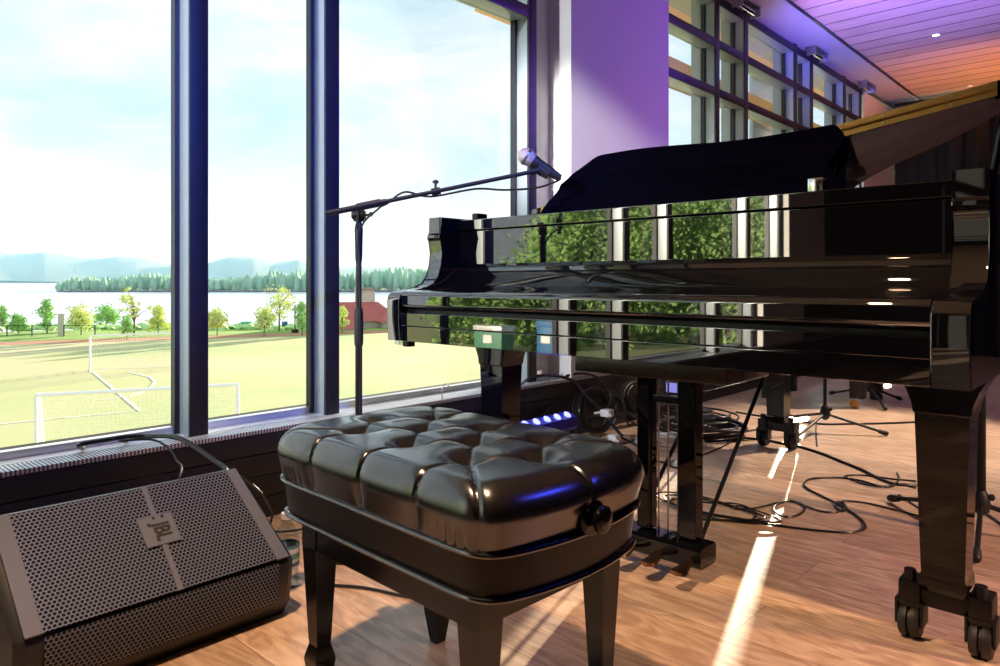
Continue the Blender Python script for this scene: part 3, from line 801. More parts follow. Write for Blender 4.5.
# grille plane from lip to ridge
P0 = Vector((-1.498, 0, .1435)); P1 = Vector((-1.690, 0, .3205))
up = (P1-P0).normalized(); nrm = Vector((up.z, 0, -up.x)); glen = (P1-P0).length
def on(y, t, h=0.): p = P0+up*t+nrm*h; return (p.x, tap(y, p.z), p.z)
def plate(name, m, y0, y1, t0, t1, h, parent=sk, uv=False):
    mb = MB(); bm = mb.bm
    vs = [bm.verts.new(on(y, t, hh)) for hh in (.0005, h) for (y, t) in ((y0,t0),(y1,t0),(y1,t1),(y0,t1))]
    for f in [(0,1,2,3),(4,5,6,7),(0,1,5,4),(1,2,6,5),(2,3,7,6),(3,0,4,7)]: bm.faces.new([vs[i] for i in f])
    if uv:
        l = bm.loops.layers.uv.new('UV')
        for f in bm.faces:
            for lp in f.loops:
                c = lp.vert.co; lp[l].uv = (c.y, (c-Vector((P0.x, c.y, P0.z))).dot(up))
    return mb.build(name, m, parent)
YC = (YA+YB)/2
plate('grille', M['perf'], YA+.046, YB-.046, .002, glen-.002, .004, uv=True)
# lower front, also perforated, bends under the lip
mb = MB(); bm = mb.bm
lowp = [(-1.494,.139),(-1.4925,.127),(-1.4960,.085),(-1.5040,.045)]
A = [bm.verts.new((p[0], YA+.046, p[1])) for p in lowp]; B = [bm.verts.new((p[0], YB-.046, p[1])) for p in lowp]
l = bm.loops.layers.uv.new('UV')
for i in range(3):
    f = bm.faces.new([A[i], B[i], B[i+1], A[i+1]])
    for lp in f.loops: lp[l].uv = (lp.vert.co.y, -lp.vert.co.z)
lg_ = mb.build('lower_grille', M['perf'], sk); mdd = lg_.modifiers.new('t', 'SOLIDIFY'); mdd.thickness = .002
plate('end_strip', M['grey_strip'], YA+.016, YA+.046, .0, glen, .006); plate('end_strip', M['grey_strip'], YB-.046, YB-.016, .0, glen, .006)
plate('centre_rib', M['grey_strip'], YC-.006+.012, YC+.006+.012, .0, glen, .007)
bdg = plate('badge', M['grey_strip'], YC-.031+.012, YC+.039+.012, glen*.42, glen*.42+.072, .009)
# lettering on the badge: reads along the slope
def text_mesh(s, size, m, parent, mtx, ext=.0006, name='lettering', off=0.):
    cu = bpy.data.curves.new(name, 'FONT'); cu.body = s; cu.size = size; cu.extrude = ext; cu.align_x = 'CENTER'; cu.align_y = 'CENTER'; cu.offset = off
    ob = bpy.data.objects.new(name, cu); COL.objects.link(ob)
    bpy.context.view_layer.update()
    me = bpy.data.meshes.new_from_object(ob.evaluated_get(bpy.context.evaluated_depsgraph_get()))
    bpy.data.objects.remove(ob)
    me.transform(Matrix.Translation(-worldloc(parent))@mtx); me.materials.append(m)
    o = bpy.data.objects.new(name, me); COL.objects.link(o); o.parent = parent
    return o
c_ = P0+up*(glen*.42+.031)+nrm*.0096
# letter x axis runs down the slope (towards the lip), letter y axis towards +y
Xa = -up; Ya = Vector((0,1,0)); Za = Xa.cross(Ya)
mtx = Matrix(((Xa.x*.72,Ya.x,Za.x,c_.x),(Xa.y*.72,Ya.y,Za.y,YC+.014),(Xa.z*.72,Ya.z,Za.z,c_.z),(0,0,0,1)))
text_mesh('JBL', .046, M['rubber'], bdg, mtx, off=.0012)
cex = P0+up*(glen*.42+.0665)+nrm*.0096
mt2 = Matrix(((Xa.x,Ya.x,Za.x,cex.x),(Xa.y,Ya.y,Za.y,YC+.018),(Xa.z,Ya.z,Za.z,cex.z),(0,0,0,1)))
for dy, sz in ((-.0085, .0055), (.010, .0055)):
    mb = MB(); q_ = [cex+Xa*a+Ya*b+nrm*h for h in (-.0004,.0006) for a, b in ((-.003,dy-sz/2),(.003,dy-sz/2),(.003,dy+sz/2),(-.003,dy+sz/2))]
    q_ = [Vector((v.x, v.y+YC+.014, v.z)) for v in q_]
    vs = [mb.bm.verts.new(v) for v in q_]
    for f in [(0,1,2,3),(4,5,6,7),(0,1,5,4),(1,2,6,5),(2,3,7,6),(3,0,4,7)]: mb.bm.faces.new([vs[i] for i in f])
    mb.build('lettering', M['rubber'], bdg)

# ------------------------------------------------------------------ MICROPHONE STAND with boom, microphone
PX, PY = -1.735, 1.262
ms = root('boom_stand', (PX, PY, 0), 'black boom microphone stand standing behind the leather bench at the piano corner', 'microphone stand')
MB().lathe([(.125,0),(.125,.010),(.118,.016),(.02,.024),(.014,.05)], (PX,PY,0), seg=40).build('base', M['matte'], ms)
MB().tube([(PX,PY,.03),(PX,PY,.64)], .0105, 14).build('lower_pole', M['matte'], ms)
MB().lathe([(.0125,.0),(.0135,.02),(.0135,.09),(.0115,.11)], (PX,PY,.60), seg=16).build('clutch', M['rubber'], ms)
MB().tube([(PX,PY,.70),(PX,PY,.965)], .0085, 12).build('upper_pole', M['matte'], ms)
MB().lathe([(.0085,0),(.0105,.01),(.0125,.10),(.0095,.115)], (PX,PY,.845), seg=16).build('pole_sleeve', M['matte'], ms)
MB().box(PX-.014,PX+.014,PY-.012,PY+.012,.965,1.012,.006).lathe([(.012,-.02),(.014,-.014),(.014,.014),(.012,.02)], (PX,PY,.985), (cs,sn,0), 20).build('swivel', M['matte'], ms)
MB().tube([(PX+.012*cs,PY+.012*sn,.985),(PX+.032*cs,PY+.032*sn,.985)], .004, 8).lathe([(.003,0),(.007,.003),(.007,.009),(.003,.012)], (PX+.03*cs,PY+.03*sn,.987), (cs,sn,0), 12).build('wing_knob', M['matte'], ms)
BL = ptD(327, 213.5, 2.03); BR = ptD(531, 172, 2.09)
bdir = (BR-BL).normalized()
MB().tube([BL, BR], .0062, 12).build('boom', M['matte'], ms)
MB().tube([BL, BL+bdir*.17], .0085, 12).build('boom_rear', M['matte'], ms)
MB().tube([BL+bdir*.085, BL+bdir*.155], .0115, 12).build('boom_clamp', M['matte'], ms)
kp = BL+bdir*(.315)
MB().tube([kp-bdir*.012, kp+bdir*.014], .0105, 12).tube([kp, kp+Vector((0,0,.024))], .004, 8).lathe([(.002,0),(.009,.002),(.009,.008),(.004,.011)], kp+Vector((0,0,.022)), seg=12).build('boom_knob', M['matte'], ms)
MB().tube([BR-bdir*.005, BR+bdir*.022], .010, 12).build('boom_tip', M['matte'], ms)
D_ = 2.10
mball = ptD(526.5, 156.5, D_); mend = ptD(560.5, 178.5, D_)
mdir = (mend-mball).normalized()
# clip: belongs to the stand
cl0 = BR+bdir*.02; 
MB().tube([cl0, ptD(541,174,D_+.0)], .008, 10).tube([ptD(538,168,D_)-mdir*.0, ptD(549,175,D_)], [.0175,.0150], 14).build('mic_clip', M['rubber'], ms)
mic = root('microphone', mball, 'black vocal microphone with a round silver mesh head held at the boom tip', 'microphone')
MB().lathe([(.0005,-.0265),(.012,-.024),(.021,-.016),(.0255,-.004),(.0262,.004),(.024,.014),(.0195,.0235)], mball, mdir, 28).build('grille', M['grille_ball'], mic)
MB().lathe([(.0265,-.0030),(.0272,-.001),(.0272,.003),(.0265,.005)], mball, mdir, 28).build('grille_band', M['steel'], mic)
MB().lathe([(.0195,.0225),(.0188,.034),(.0165,.042),(.0155,.075),(.0115,(mend-mball).length-.008),(.0105,(mend-mball).length)], mball, mdir, 24).build('handle', M['rubber'], mic)
# cable from the mic back to the boom and down the pole
def cab(name, pts, r, m, lab, grp=None, cat='cable', n=8, seg=6):
    return solo(MB().tube(spline(pts, n), r, seg), name, m, lab, cat, grp)
side = Vector((-.01,-.012,0))
cpts = [mend+mdir*.002, ptD(553,183,D_), ptD(535,188,D_-.005), ptD(505,190,D_-.01), ptD(475,189,D_-.02), BL+bdir*.30+Vector((0,0,-.012)), BL+bdir*.235+Vector((-.006,-.008,.014)), BL+bdir*.19+Vector((-.01,-.012,-.010)), BL+bdir*.16+Vector((-.008,-.01,-.02)), Vector((PX+.013,PY-.004,.94)), Vector((PX+.013,PY-.006,.80)), Vector((PX+.016,PY-.004,.58)), Vector((PX+.014,PY-.006,.35)), Vector((PX+.02,PY-.004,.10)), Vector((PX+.03,PY-.0,.035)), Vector((PX+.16,PY+.03,.006)), Vector((PX+.30,PY+.2,.006)), Vector((PX+.2,PY+.6,.006)), Vector((-1.50,2.3,.006))]
cab('microphone_cable', cpts, .0032, M['cable'], 'black cable running from the microphone along the boom and down the stand')

# ------------------------------------------------------------------ tripod stands behind the piano
def tripod(name, base, hubz, feet, polez, lab, pole_r=.009, boom=None):
    r = root(name, base, lab, 'microphone stand')
    x, y, _ = base
    MB().tube([(x,y,hubz-.04),(x,y,polez)], pole_r, 12).build('pole', M['matte'], r)
    MB().lathe([(.010,-.045),(.022,-.035),(.026,-.01),(.020,.018),(.012,.03)], (x,y,hubz), seg=16).lathe([(.004,0),(.010,.004),(.010,.014),(.004,.018)], (x+.018,y,hubz+.012), (1,.2,0), 12).build('hub', M['rubber'], r)
    for f in feet:
        f = Vector(f); top = Vector((x,y,hubz-.012)); dd = (f-top).normalized()
        lg = MB().tube([top, f-dd*.03], .0075, 10).build('leg', M['matte'], r)
        MB().tube([f-dd*.045, f-dd*.01, f], [.011,.0135,.010], 12).build('rubber_foot', M['rubber'], lg)
    if boom:
        MB().tube(boom, .006, 8).build('boom', M['matte'], r)
    return r
b1 = ptZ(825,433)
tripod('tripod_stand', b1, .115, [ptZ(793,440,.012), ptZ(888,434,.012), ptZ(788,417,.012)], .95, 'black tripod stand on the floor just behind the piano tail leg')
b2 = ptZ(870,404)
tripod('tripod_stand', b2, .12, [ptZ(830,393,.012), ptZ(901,399,.012), ptZ(886,409,.012)], .585, 'black tripod stand farthest back, seen under the piano beside the amber caster')
b3 = ptZ(981,537)
tripod('tripod_stand', b3, .115, [ptZ(976,560,.014), ptZ(889,498,.014), (b3.x+.30, b3.y+.10, .014)], 1.02, 'black tripod stand at the right edge behind the piano front leg', .013, [(b3.x,b3.y,.48),(b3.x+.04,b3.y-.04,.75),(b3.x+.12,b3.y-.10,1.0)])
# dark leg on an amber caster (foot of an instrument cart)
cp = ptZ(853,408)
cr_ = root('instrument_cart', (cp.x, cp.y, 0), 'dark instrument cart leg standing on a round amber caster behind the piano', 'cart')
MB().box(cp.x-.02,cp.x+.060,cp.y-.01,cp.y+.07,.060,.60,.004).build('leg', M['matte'], cr_)
MB().box(cp.x-.60,cp.x+.062,cp.y-.012,cp.y+.5,.601,.66,.004).build('tray', M['matte'], cr_)
MB().lathe([(.008,-.014),(.022,-.012),(.028,-.006),(.028,.006),(.022,.012),(.008,.014)], (cp.x+.005,cp.y,.028), (.3,1,0), 24).build('caster_wheel', M['orange_wheel'], cr_)
MB().box(cp.x+.0,cp.x+.03,cp.y-.005,cp.y+.03,.045,.0598,.002).build('caster_fork', M['steel'], cr_)
for dx, dy in ((-.56,.0),(-.56,.42),(0.0,.42)):
    MB().box(cp.x+dx-.02,cp.x+dx+.045,cp.y+dy,cp.y+dy+.06,.0,.60,.004).build('leg', M['matte'], cr_)

# ------------------------------------------------------------------ cables on the floor
def fl(u, v, z=.0045): return ptZ(u, v, z)
CG = None
cab('floor_cable', [fl(*p) for p in [(918,485),(895,484),(878,478),(862,470),(840,461),(820,453),(800,447),(785,444),(770,441),(745,438),(730,437),(700,440)]], .0065, M['cable'], 'thick black cable running from the piano front leg back to the tail leg caster')
cab('floor_cable', [fl(*p) for p in [(690,519),(720,520),(745,521),(775,525),(805,529),(835,532),(853,532),(865,528),(862,520),(850,511),(838,504),(822,496),(808,489),(804,484),(810,479),(825,477.5),(845,478),(862,481),(880,486),(892,486),(899,479),(897,473)]], .0038, M['cable'], 'thin black cable making a wide hairpin loop over the sunlit floor')
cab('floor_cable', [fl(*p) for p in [(916,488),(900,484),(885,486.5),(868,485),(850,479),(845,476),(858,475),(875,476.5),(893,479),(916,481)]], .0034, M['cable'], 'flat oval loop of thin cable nearest the piano front leg')
cab('floor_cable', [fl(*p) for p in [(750,509),(765,506),(776,503),(788,501),(800,503),(805,508),(800,514),(788,517),(778,514),(774,508),(780,503),(792,501),(806,506),(820,511),(836,512),(845,508),(843,503),(836,502),(836,507),(843,511),(846,506),(842,501),(860,502),(880,506),(900,511),(920,516)]], .0034, M['cable'], 'thin black cable with small loops crossing the bright floor strip')
def coil(name, cx, cy, rx, ry, n, jit, r, lab, m=M['cable'], tail=None, dz=.004):
    pts = []
    ph0 = random.uniform(0, 6)
    for k in range(n):
        a_, b_ = rx*(1+random.uniform(-jit, jit)), ry*(1+random.uniform(-jit, jit)); ox, oy = random.uniform(-jit, jit)*rx*.5, random.uniform(-jit, jit)*ry*.5
        for s_ in range(10):
            a = 2*PI*s_/10+ph0
            pts.append((cx+ox+a_*math.cos(a), cy+oy+b_*math.sin(a), r+dz*k*.8+.003*math.sin(a*2+k)))
    if tail: pts += tail
    return cab(name, pts, r, m, lab, n=4)
p = fl(716,511)
coil('cable_coil', p.x, p.y+.02, .19, .10, 4, .30, .0028, 'loose thin black cable coil lying behind the pedal lyre', dz=.003, tail=[fl(735,509),fl(752,508)])
p = ptZ(703,434)
coil('cable_coil', p.x, p.y, .20, .17, 12, .14, .0055, 'big heap of coiled black cable on the floor between lyre and tail leg', dz=.006)
p = ptZ(640,428); 
coil('cable_coil', p.x+.10, p.y+.32, .22, .20, 9, .3, .0055, 'tangled black cable pile at the foot of the radiator, left of the big heap', dz=.009)
def hung_coil(y, x, z, ry, rz, n, lab):
    pts = []
    for k in range(n):
        a_, b_ = ry*random.uniform(.75,1.15), rz*random.uniform(.75,1.1); oy = random.uniform(-.04,.04)
        for q_ in range(10):
            a = 2*PI*q_/10
            zz = max(.007, z+b_*math.sin(a)); pts.append((x+.05*(1-math.sin(a))*.5+.006*k, y+oy+a_*math.cos(a), zz))
    return cab('cable_coil', pts, .0048, M['cable'], lab, n=4)
hung_coil(3.02, -2.165, .13, .16, .105, 6, 'black cable coil leaning on the radiator right of the white plug')
hung_coil(3.42, -2.16, .14, .17, .11, 7, 'black cable coil leaning on the radiator under the pedal board, farther right')
hung_coil(2.74, -2.165, .10, .10, .075, 4, 'small black cable coil leaning on the radiator just right of the blue light bar')
p = ptZ(668,444)
coil('cable_coil', p.x, p.y, .13, .12, 5, .25, .004, 'small grey cable tangle seen between the two lyre posts', m=M['cable_w'], dz=.005)
cab('floor_cable', [fl(*p) for p in [(575,447),(590,441),(605,446),(622,438),(640,447),(652,440),(668,446),(690,441)]], .0045, M['cable'], 'wavy black cable lying along the radiator foot behind the bench')
cab('floor_cable', [fl(*p) for p in [(600,436),(615,444),(632,441),(645,434),(660,430)]], .004, M['cable'], 'short black cable on the floor by the pale plug')
cab('floor_cable', [fl(*p) for p in [(640,452),(660,462),(690,458),(715,450),(733,441),(745,432),(770,428),(800,426)]], .004, M['cable'], 'thin cable trailing from the cable heap past the tail leg')
cab('floor_cable', [fl(*p) for p in [(736,412),(760,416),(790,420),(822,424),(850,424),(880,423.5),(920,422)]], .006, M['cable'], 'straight black cable lying behind the tripod at the back')
cab('floor_cable', [fl(*p) for p in [(780,418),(790,424),(800,423),(815,421),(816,432),(817,446)]], .003, M['cable'], 'thin cable hooked around the rear tripod leg')
cab('floor_cable', [fl(*p) for p in [(960,505),(975,509),(990,516),(1005,526),(1030,536)]], .0035, M['cable'], 'thin cable leaving the right tripod towards the picture edge')
cab('floor_cable', [(b3.x-.012,b3.y-.012,.50),(b3.x-.028,b3.y-.02,.40),(b3.x-.03,b3.y-.02,.25),(b3.x-.014,b3.y-.016,.15),(b3.x-.06,b3.y-.04,.02),(b3.x-.15,b3.y+.1,.004),(b3.x-.3,b3.y+.3,.004)], .0032, M['cable'], 'thin cable hanging down the pole of the right tripod')
# cables arching over the radiator, right part
def arch(pts, r, lab): return cab('hanging_cable', pts, r, M['cable'], lab)
X_ = lambda u, v, x: (lambda d, : Vector((x, d[1]*x/d[0], CH+d[2]*x/d[0])))(ray(u, v))
arch([X_(521,384,-2.22),X_(530,378,-2.19),X_(542,375.5,-2.17),X_(560,376.5,-2.15),X_(575,382,-2.13),X_(585,394,-2.11),X_(600,409,-2.07),X_(612,424,-2.0),X_(622,436,-1.9)], .008, 'thick black cable arching over the radiator edge beside the sill bottle')
arch([X_(566,376,-2.21),X_(578,373.5,-2.185),X_(592,375,-2.16),X_(604,383,-2.13),X_(611,398,-2.10),X_(606,415,-2.06),X_(618,430,-1.95)], .007, 'black cable arching over the radiator below the purple column')
arch([X_(585,374,-2.21),X_(592,366,-2.19),X_(600,362,-2.15),X_(612,376,-2.11),X_(622,400,-2.08),X_(628,425,-2.0)], .005, 'thin black cable rising steeply at the foot of the purple column')
arch([X_(610,380,-2.17),X_(622,396,-2.13),X_(640,410,-2.10),X_(660,418,-2.02)], .005, 'black cable sagging along the radiator front near the lyre')
# cable over the left sill to the speaker
arch([Vector((-2.30,.70,ZS+.006)),X_(80,446,-2.262)+Vector((0,0,.004)),X_(105,440,-2.245),X_(128,436.5,-2.23),X_(150,436,-2.20),X_(175,437,-2.10),X_(195,447,-2.02),X_(212,459,-1.94),X_(226,471,-1.86),Vector((-1.84,.86,.255)),Vector((-1.86,.80,.20))], .007, 'black cable rising from the left sill and dropping behind the speaker')
arch([Vector((-2.30,.82,ZS+.005)),X_(120,441,-2.25),X_(150,439.5,-2.22),X_(166,446,-2.16),X_(176,460,-2.08),X_(179,478,-2.0),Vector((-1.96,.72,.05))], .0035, 'thin black cable looping over the radiator edge behind the speaker')
arch([X_(232,472,-1.80),X_(250,483,-1.86),X_(262,494,-1.92),X_(272,512,-1.97),Vector((-1.98,1.15,.02)),Vector((-1.95,1.5,.006)),Vector((-1.9,2.0,.006))], .0035, 'thin black cable leaving the speaker top towards the bottle')
arch([Vector((-1.62,1.02,.005)),Vector((-1.5,1.10,.005)),Vector((-1.3,1.2,.005)),Vector((-1.2,1.5,.005))], .004, 'short black cable lying on the floor behind the water bottle')
# wire hook by the sill
h0 = X_(442,400,-2.2)
solo(MB().tube(spline([(h0.x,h0.y,ZS),(h0.x,h0.y,ZS+.02),(h0.x,h0.y+.003,ZS+.05),(h0.x,h0.y+.02,ZS+.062),(h0.x,h0.y+.04,ZS+.05)],6), .0025, 6), 'wire_hook', M['steel'], 'small bent wire hook standing on the radiator top behind the bench', 'hook')

# LED bar by the radiator
A_, B_ = Vector((-1.99,2.14,.150)), Vector((-1.99,2.60,.150))
lb = root('light_bar', ((A_+B_)/2)-Vector((0,0,.15)), 'blue stage LED light bar glowing at the foot of the radiator', 'stage light')
MB().prism([(-2.05,.105),(-2.05,.165),(-2.02,.185),(-1.972,.165),(-1.965,.125),(-1.985,.105)], 'y', 2.12, 2.66, .003).build('housing', M['led_body'], lb)
for y in (2.2, 2.56): MB().box(-2.06,-1.97,y,y+.02,0,.106,.002).build('foot', M['matte'], lb)
nn = Vector((.62,0,.78)).normalized()
for k in range(7):
    y = 2.17+k*.0735
    MB().lathe([(.0,0),(.017,.001),(.019,.005),(.012,.009),(.0005,.010)], (-1.996, y, .1745), nn, 16).build('lens', M['led'], lb)

# plugs and scraps among the cables
for (u, v, s_, lab) in [(607,412,1.3,'white plug cluster hanging in the cables against the radiator'),(614,437,1.3,'pale crumpled plug lying on the floor at the cable pile')]:
    p = ptZ(u, v, .03) if v > 430 else X_(u, v, -2.0)
    r = root('power_plug', p, lab, 'plug')
    MB().box(p.x-.02*s_,p.x+.02*s_,p.y-.02*s_,p.y+.02*s_,p.z-.022,p.z+.010*s_,.006).build('body', M['plug'], r)
    MB().tube([(p.x-.018,p.y-.02,p.z),(p.x-.04,p.y-.05,p.z-.005)], .006, 8).tube([(p.x+.018,p.y-.02,p.z),(p.x+.05,p.y-.04,p.z-.008)], .005, 8).build('prong', M['plug'], r)
p = ptZ(664,407,0)
solo(MB().box(p.x-.03,p.x+.03,p.y-.02,p.y+.02,0.001,.045,.006), 'cable_tester', M['red_plastic'], 'small red box lying among the cables, seen between the lyre posts', 'box')

# power strip box with blue screen between lyre posts
p = Vector((-1.30, 2.75, 0))
ib = root('interface_box', p, 'small device with a glowing blue display under the piano, seen between the lyre posts', 'electronic device')
u0 = X_(676,388,-1.50)
q0 = Vector((u0.x, u0.y, u0.z)); ib.location = (q0.x, q0.y+.06, 0)
MB().box(q0.x-.06,q0.x+.06,q0.y,q0.y+.12,q0.z-.032,q0.z+.035,.004).build('case', M['matte'], ib)
MB().tube([(q0.x,q0.y+.06,0),(q0.x,q0.y+.06,q0.z-.031)], .007, 8).lathe([(.07,0),(.07,.008),(.01,.014)], (q0.x,q0.y+.06,0), seg=20).build('stand', M['matte'], ib)
MB().box(q0.x-.045,q0.x+.045,q0.y-.003,q0.y-.0003,q0.z-.02,q0.z+.02).build('display', mat('blue_display', (.05,.05,.4), .3, emis=(.35,.35,1.), estr=.7), ib)

# ------------------------------------------------------------------ bottles
def bottle(base, h, lab, lit, label_col):
    x, y, z = base; k = h/.20
    r = root('water_bottle', base, lab, 'bottle')
    MB().lathe([(.024*k,0),(.031*k,.004*k),(.032*k,.02*k),(.0295*k,.045*k),(.0315*k,.06*k),(.0315*k,.12*k),(.030*k,.135*k),(.024*k,.158*k),(.014*k,.172*k),(.0125*k,.186*k)], base, seg=28).build('body', M['pet'], r)
    MB().lathe([(.0322*k,.064*k),(.0324*k,.066*k),(.0324*k,.116*k),(.0322*k,.118*k)], base, seg=28, cap=False).build('paper_label', label_col, r)
    MB().lathe([(.0145*k,.184*k),(.0148*k,.186*k),(.0148*k,.199*k),(.013*k,.2005*k)], base, seg=24).build('cap', lit, r)
    MB().lathe([(.028*k,.006*k),(.029*k,.02*k),(.027*k,.045*k),(.0285*k,.06*k),(.0285*k,.110*k)], base, seg=20).build('water', glass_mat('bottle_water', (.93,.95,.95), 1.33), r)
    return r
m_lab, N, L = newmat('bottle_label'); b = N['Principled BSDF']
tc = N.new('ShaderNodeTexCoord'); sp_ = N.new('ShaderNodeSeparateXYZ'); L.new(tc.outputs['Generated'], sp_.inputs[0])
cr2 = N.new('ShaderNodeValToRGB'); cr2.color_ramp.interpolation = 'CONSTANT'; e = cr2.color_ramp.elements
e[0].position = 0; e[0].color = (.08,.16,.28,1); e[1].position = .18; e[1].color = (.55,.68,.60,1)
for ps, c_2 in ((.35,(.10,.38,.22,1)),(.62,(.75,.80,.78,1)),(.85,(.12,.3,.35,1))): q = e.new(ps); q.color = c_2
L.new(sp_.outputs[2], cr2.inputs[0]); L.new(cr2.outputs[0], b.inputs['Base Color']); b.inputs['Roughness'].default_value = .35
fb_ = ptZ(287,588)
bottle((fb_.x, fb_.y, 0), .195, 'clear plastic water bottle with green label standing on the floor behind the speaker', M['white_paint'], m_lab)
sb = X_(540,383,-2.235)
m_l2 = mat('peach_label', (.78,.62,.52), .5)
bottle((sb.x, sb.y, ZS), .092, 'small clear bottle with brown cap standing on the sill by the white column', mat('brown_cap', (.35,.25,.2), .5), m_l2)

# ------------------------------------------------------------------ OUTDOORS
GZ, LZ = -5.3, -8.0
def fpt(u, D, z): d = ray(u, HZ); return Vector((d[0]*D, d[1]*D, z))
# building's own lower wall so the room does not float
struct(MB().box(-2.62, 6.6, Y0-.1, Y1+.1, GZ-.2, -.121), 'wall_foundation', M['stucco'])
struct(MB().quad((-62,-90,GZ),(40,-90,GZ),(40,90,GZ),(-62,90,GZ)).quad((-75,-90,GZ),(-62,-90,GZ),(-62,90,GZ),(-75,90,GZ)), 'playing_field', M['field'], 'yellow-green mown sports field below the windows', smooth=0)
# far border follows the view: rotate strips perpendicular to a heading
Fd = Vector((ray(150,HZ)[0], ray(150,HZ)[1], 0)).normalized(); Rt = Vector((-Fd.y*-1, Fd.x*-1, 0))
Rt = Vector((Fd.y, -Fd.x, 0))
def strip(d0, d1, z0, z1, wdt, thick=.3):
    a = [Fd*d0-Rt*wdt, Fd*d0+Rt*wdt, Fd*d1+Rt*wdt, Fd*d1-Rt*wdt]
    zz = [z0, z0, z1, z1]
    mb = MB(); bm = mb.bm
    T_ = [bm.verts.new((p.x, p.y, z)) for p, z in zip(a, zz)]; B2 = [bm.verts.new((p.x, p.y, z-thick)) for p, z in zip(a, zz)]
    bm.faces.new(T_); bm.faces.new(B2[::-1])
    for i in range(4): bm.faces.new([T_[i], B2[i], B2[(i+1)%4], T_[(i+1)%4]])
    return mb
bpy.data.objects.remove([o for o in bpy.data.objects if o.name.startswith('playing_field')][0])
fld = struct(strip(1.5, 82, GZ, GZ, 150), 'playing_field', M['field'], 'yellow-green mown sports field below the windows', smooth=0)
struct(strip(82, 86, GZ+.02, GZ+.03, 150), 'dirt_track', M['dirt'], 'reddish dirt track edging the field', smooth=0)
struct(strip(86, 102, GZ+.05, GZ+.1, 150), 'grass_verge', M['meadow'], smooth=0)
struct(strip(102, 122, GZ+.1, LZ+.3, 160), 'shore_bank', M['sand'], smooth=0)
struct(MB().quad(*[tuple((Fd*d+Rt*s_*wd)+Vector((0,0,LZ))) for d, s_, wd in ((118,-1,900),(118,1,900),(5200,1,6000),(5200,-1,6000))]), 'lake', M['water'], 'pale shining lake beyond the field', smooth=0)

# chalk lines on the field
ln = MB()
def chalk(a, b, wd=.13, z=GZ+.012):
    a, b = Vector(a), Vector(b); t = (b-a).normalized(); s_ = Vector((t.y,-t.x,0))*wd/2
    ln.box(0,0,0,0,0,0) if False else None
    vs = [ln.bm.verts.new(v+Vector((0,0,dz))) for dz in (0, .006) for v in (a-s_, a+s_, b+s_, b-s_)]
    for f in [(3,2,1,0),(4,5,6,7),(0,1,5,4),(1,2,6,5),(2,3,7,6),(3,0,4,7)]: ln.bm.faces.new([vs[i] for i in f])
gz = GZ+.012
chalk(ptZ(93,372,gz), ptZ(140,411,gz)); chalk(ptZ(95,369,gz), ptZ(176,367,gz), .12); chalk(ptZ(-20,426,gz), ptZ(135,411,gz), .12); chalk(ptZ(-20,352,gz), ptZ(60,350,gz), .12)
arc = [ptZ(u, v, gz) for u, v in [(128,372),(150,377),(155,382),(148,390),(130,396),(100,400)]]
for a, b in zip(arc, arc[1:]): chalk(a, b, .14)
struct(ln, 'field_marking', M['white_paint'], 'white chalk lines on the sports field', smooth=0)
# goals
def goal(tl, tr, depth, lab, r=.06, zb=GZ):
    """tl,tr: ground points of the two front posts"""
    tl, tr = Vector(tl), Vector(tr); t = (tr-tl).normalized(); bk = Vector((-t.y, t.x, 0))
    if bk.dot(Fd) < 0: bk = -bk
    H = Vector((0,0,2.44)); g = root('soccer_goal', (tl+tr)/2, lab, 'goal')
    MB().tube([tl, tl+H], r, 10).build('post', M['white_paint'], g); MB().tube([tr, tr+H], r, 10).build('post', M['white_paint'], g)
    MB().tube([tl+H, tr+H], r, 10).build('crossbar', M['white_paint'], g)
    MB().tube([tl+H, tl+H+bk*depth*.4, tl+bk*depth, tl], r*.5, 8).build('side_frame', M['white_paint'], g)
    MB().tube([tr+H, tr+H+bk*depth*.4, tr+bk*depth, tr], r*.5, 8).build('side_frame', M['white_paint'], g)
    n_ = MB(); bm = n_.bm; l = bm.loops.layers.uv.new('UV')
    def face(vs, uvs):
        f = bm.faces.new([bm.verts.new(v) for v in vs])
        for lp, uv in zip(f.loops, uvs): lp[l].uv = uv
    w_ = (tr-tl).length
    a, b, c, d = tl+H, tl+H+bk*depth*.4, tl+bk*depth, tl
    a2, b2, c2, d2 = tr+H, tr+H+bk*depth*.4, tr+bk*depth, tr
    face([a,a2,b2,b], [(0,0),(w_,0),(w_,depth*.4),(0,depth*.4)]); face([b,b2,c2,c], [(0,0),(w_,0),(w_,2.6),(0,2.6)])
    face([a,b,c,d], [(0,2.44),(depth*.4,2.44),(depth,0),(0,0)]); face([a2,b2,c2,d2], [(0,2.44),(depth*.4,2.44),(depth,0),(0,0)])
    n_.build('net', M['net'], g, smooth=0, fix=False)
    return g
gA = ptD(36,397,22.8); gB = ptD(238,384,25.2)
goal((gA.x,gA.y,GZ), (gB.x,gB.y,GZ), -2.0 if False else 1.6, 'near white soccer goal with net close below the windows')
gA = ptD(90,336,47.8); d_ = Vector((Rt.x,Rt.y,0)); d_ = (d_*.97+Fd*.1).normalized()
goal((gA.x,gA.y,GZ), tuple(Vector((gA.x,gA.y,GZ))+d_*7.32), 1.6, 'distant white soccer goal at the far side of the field')

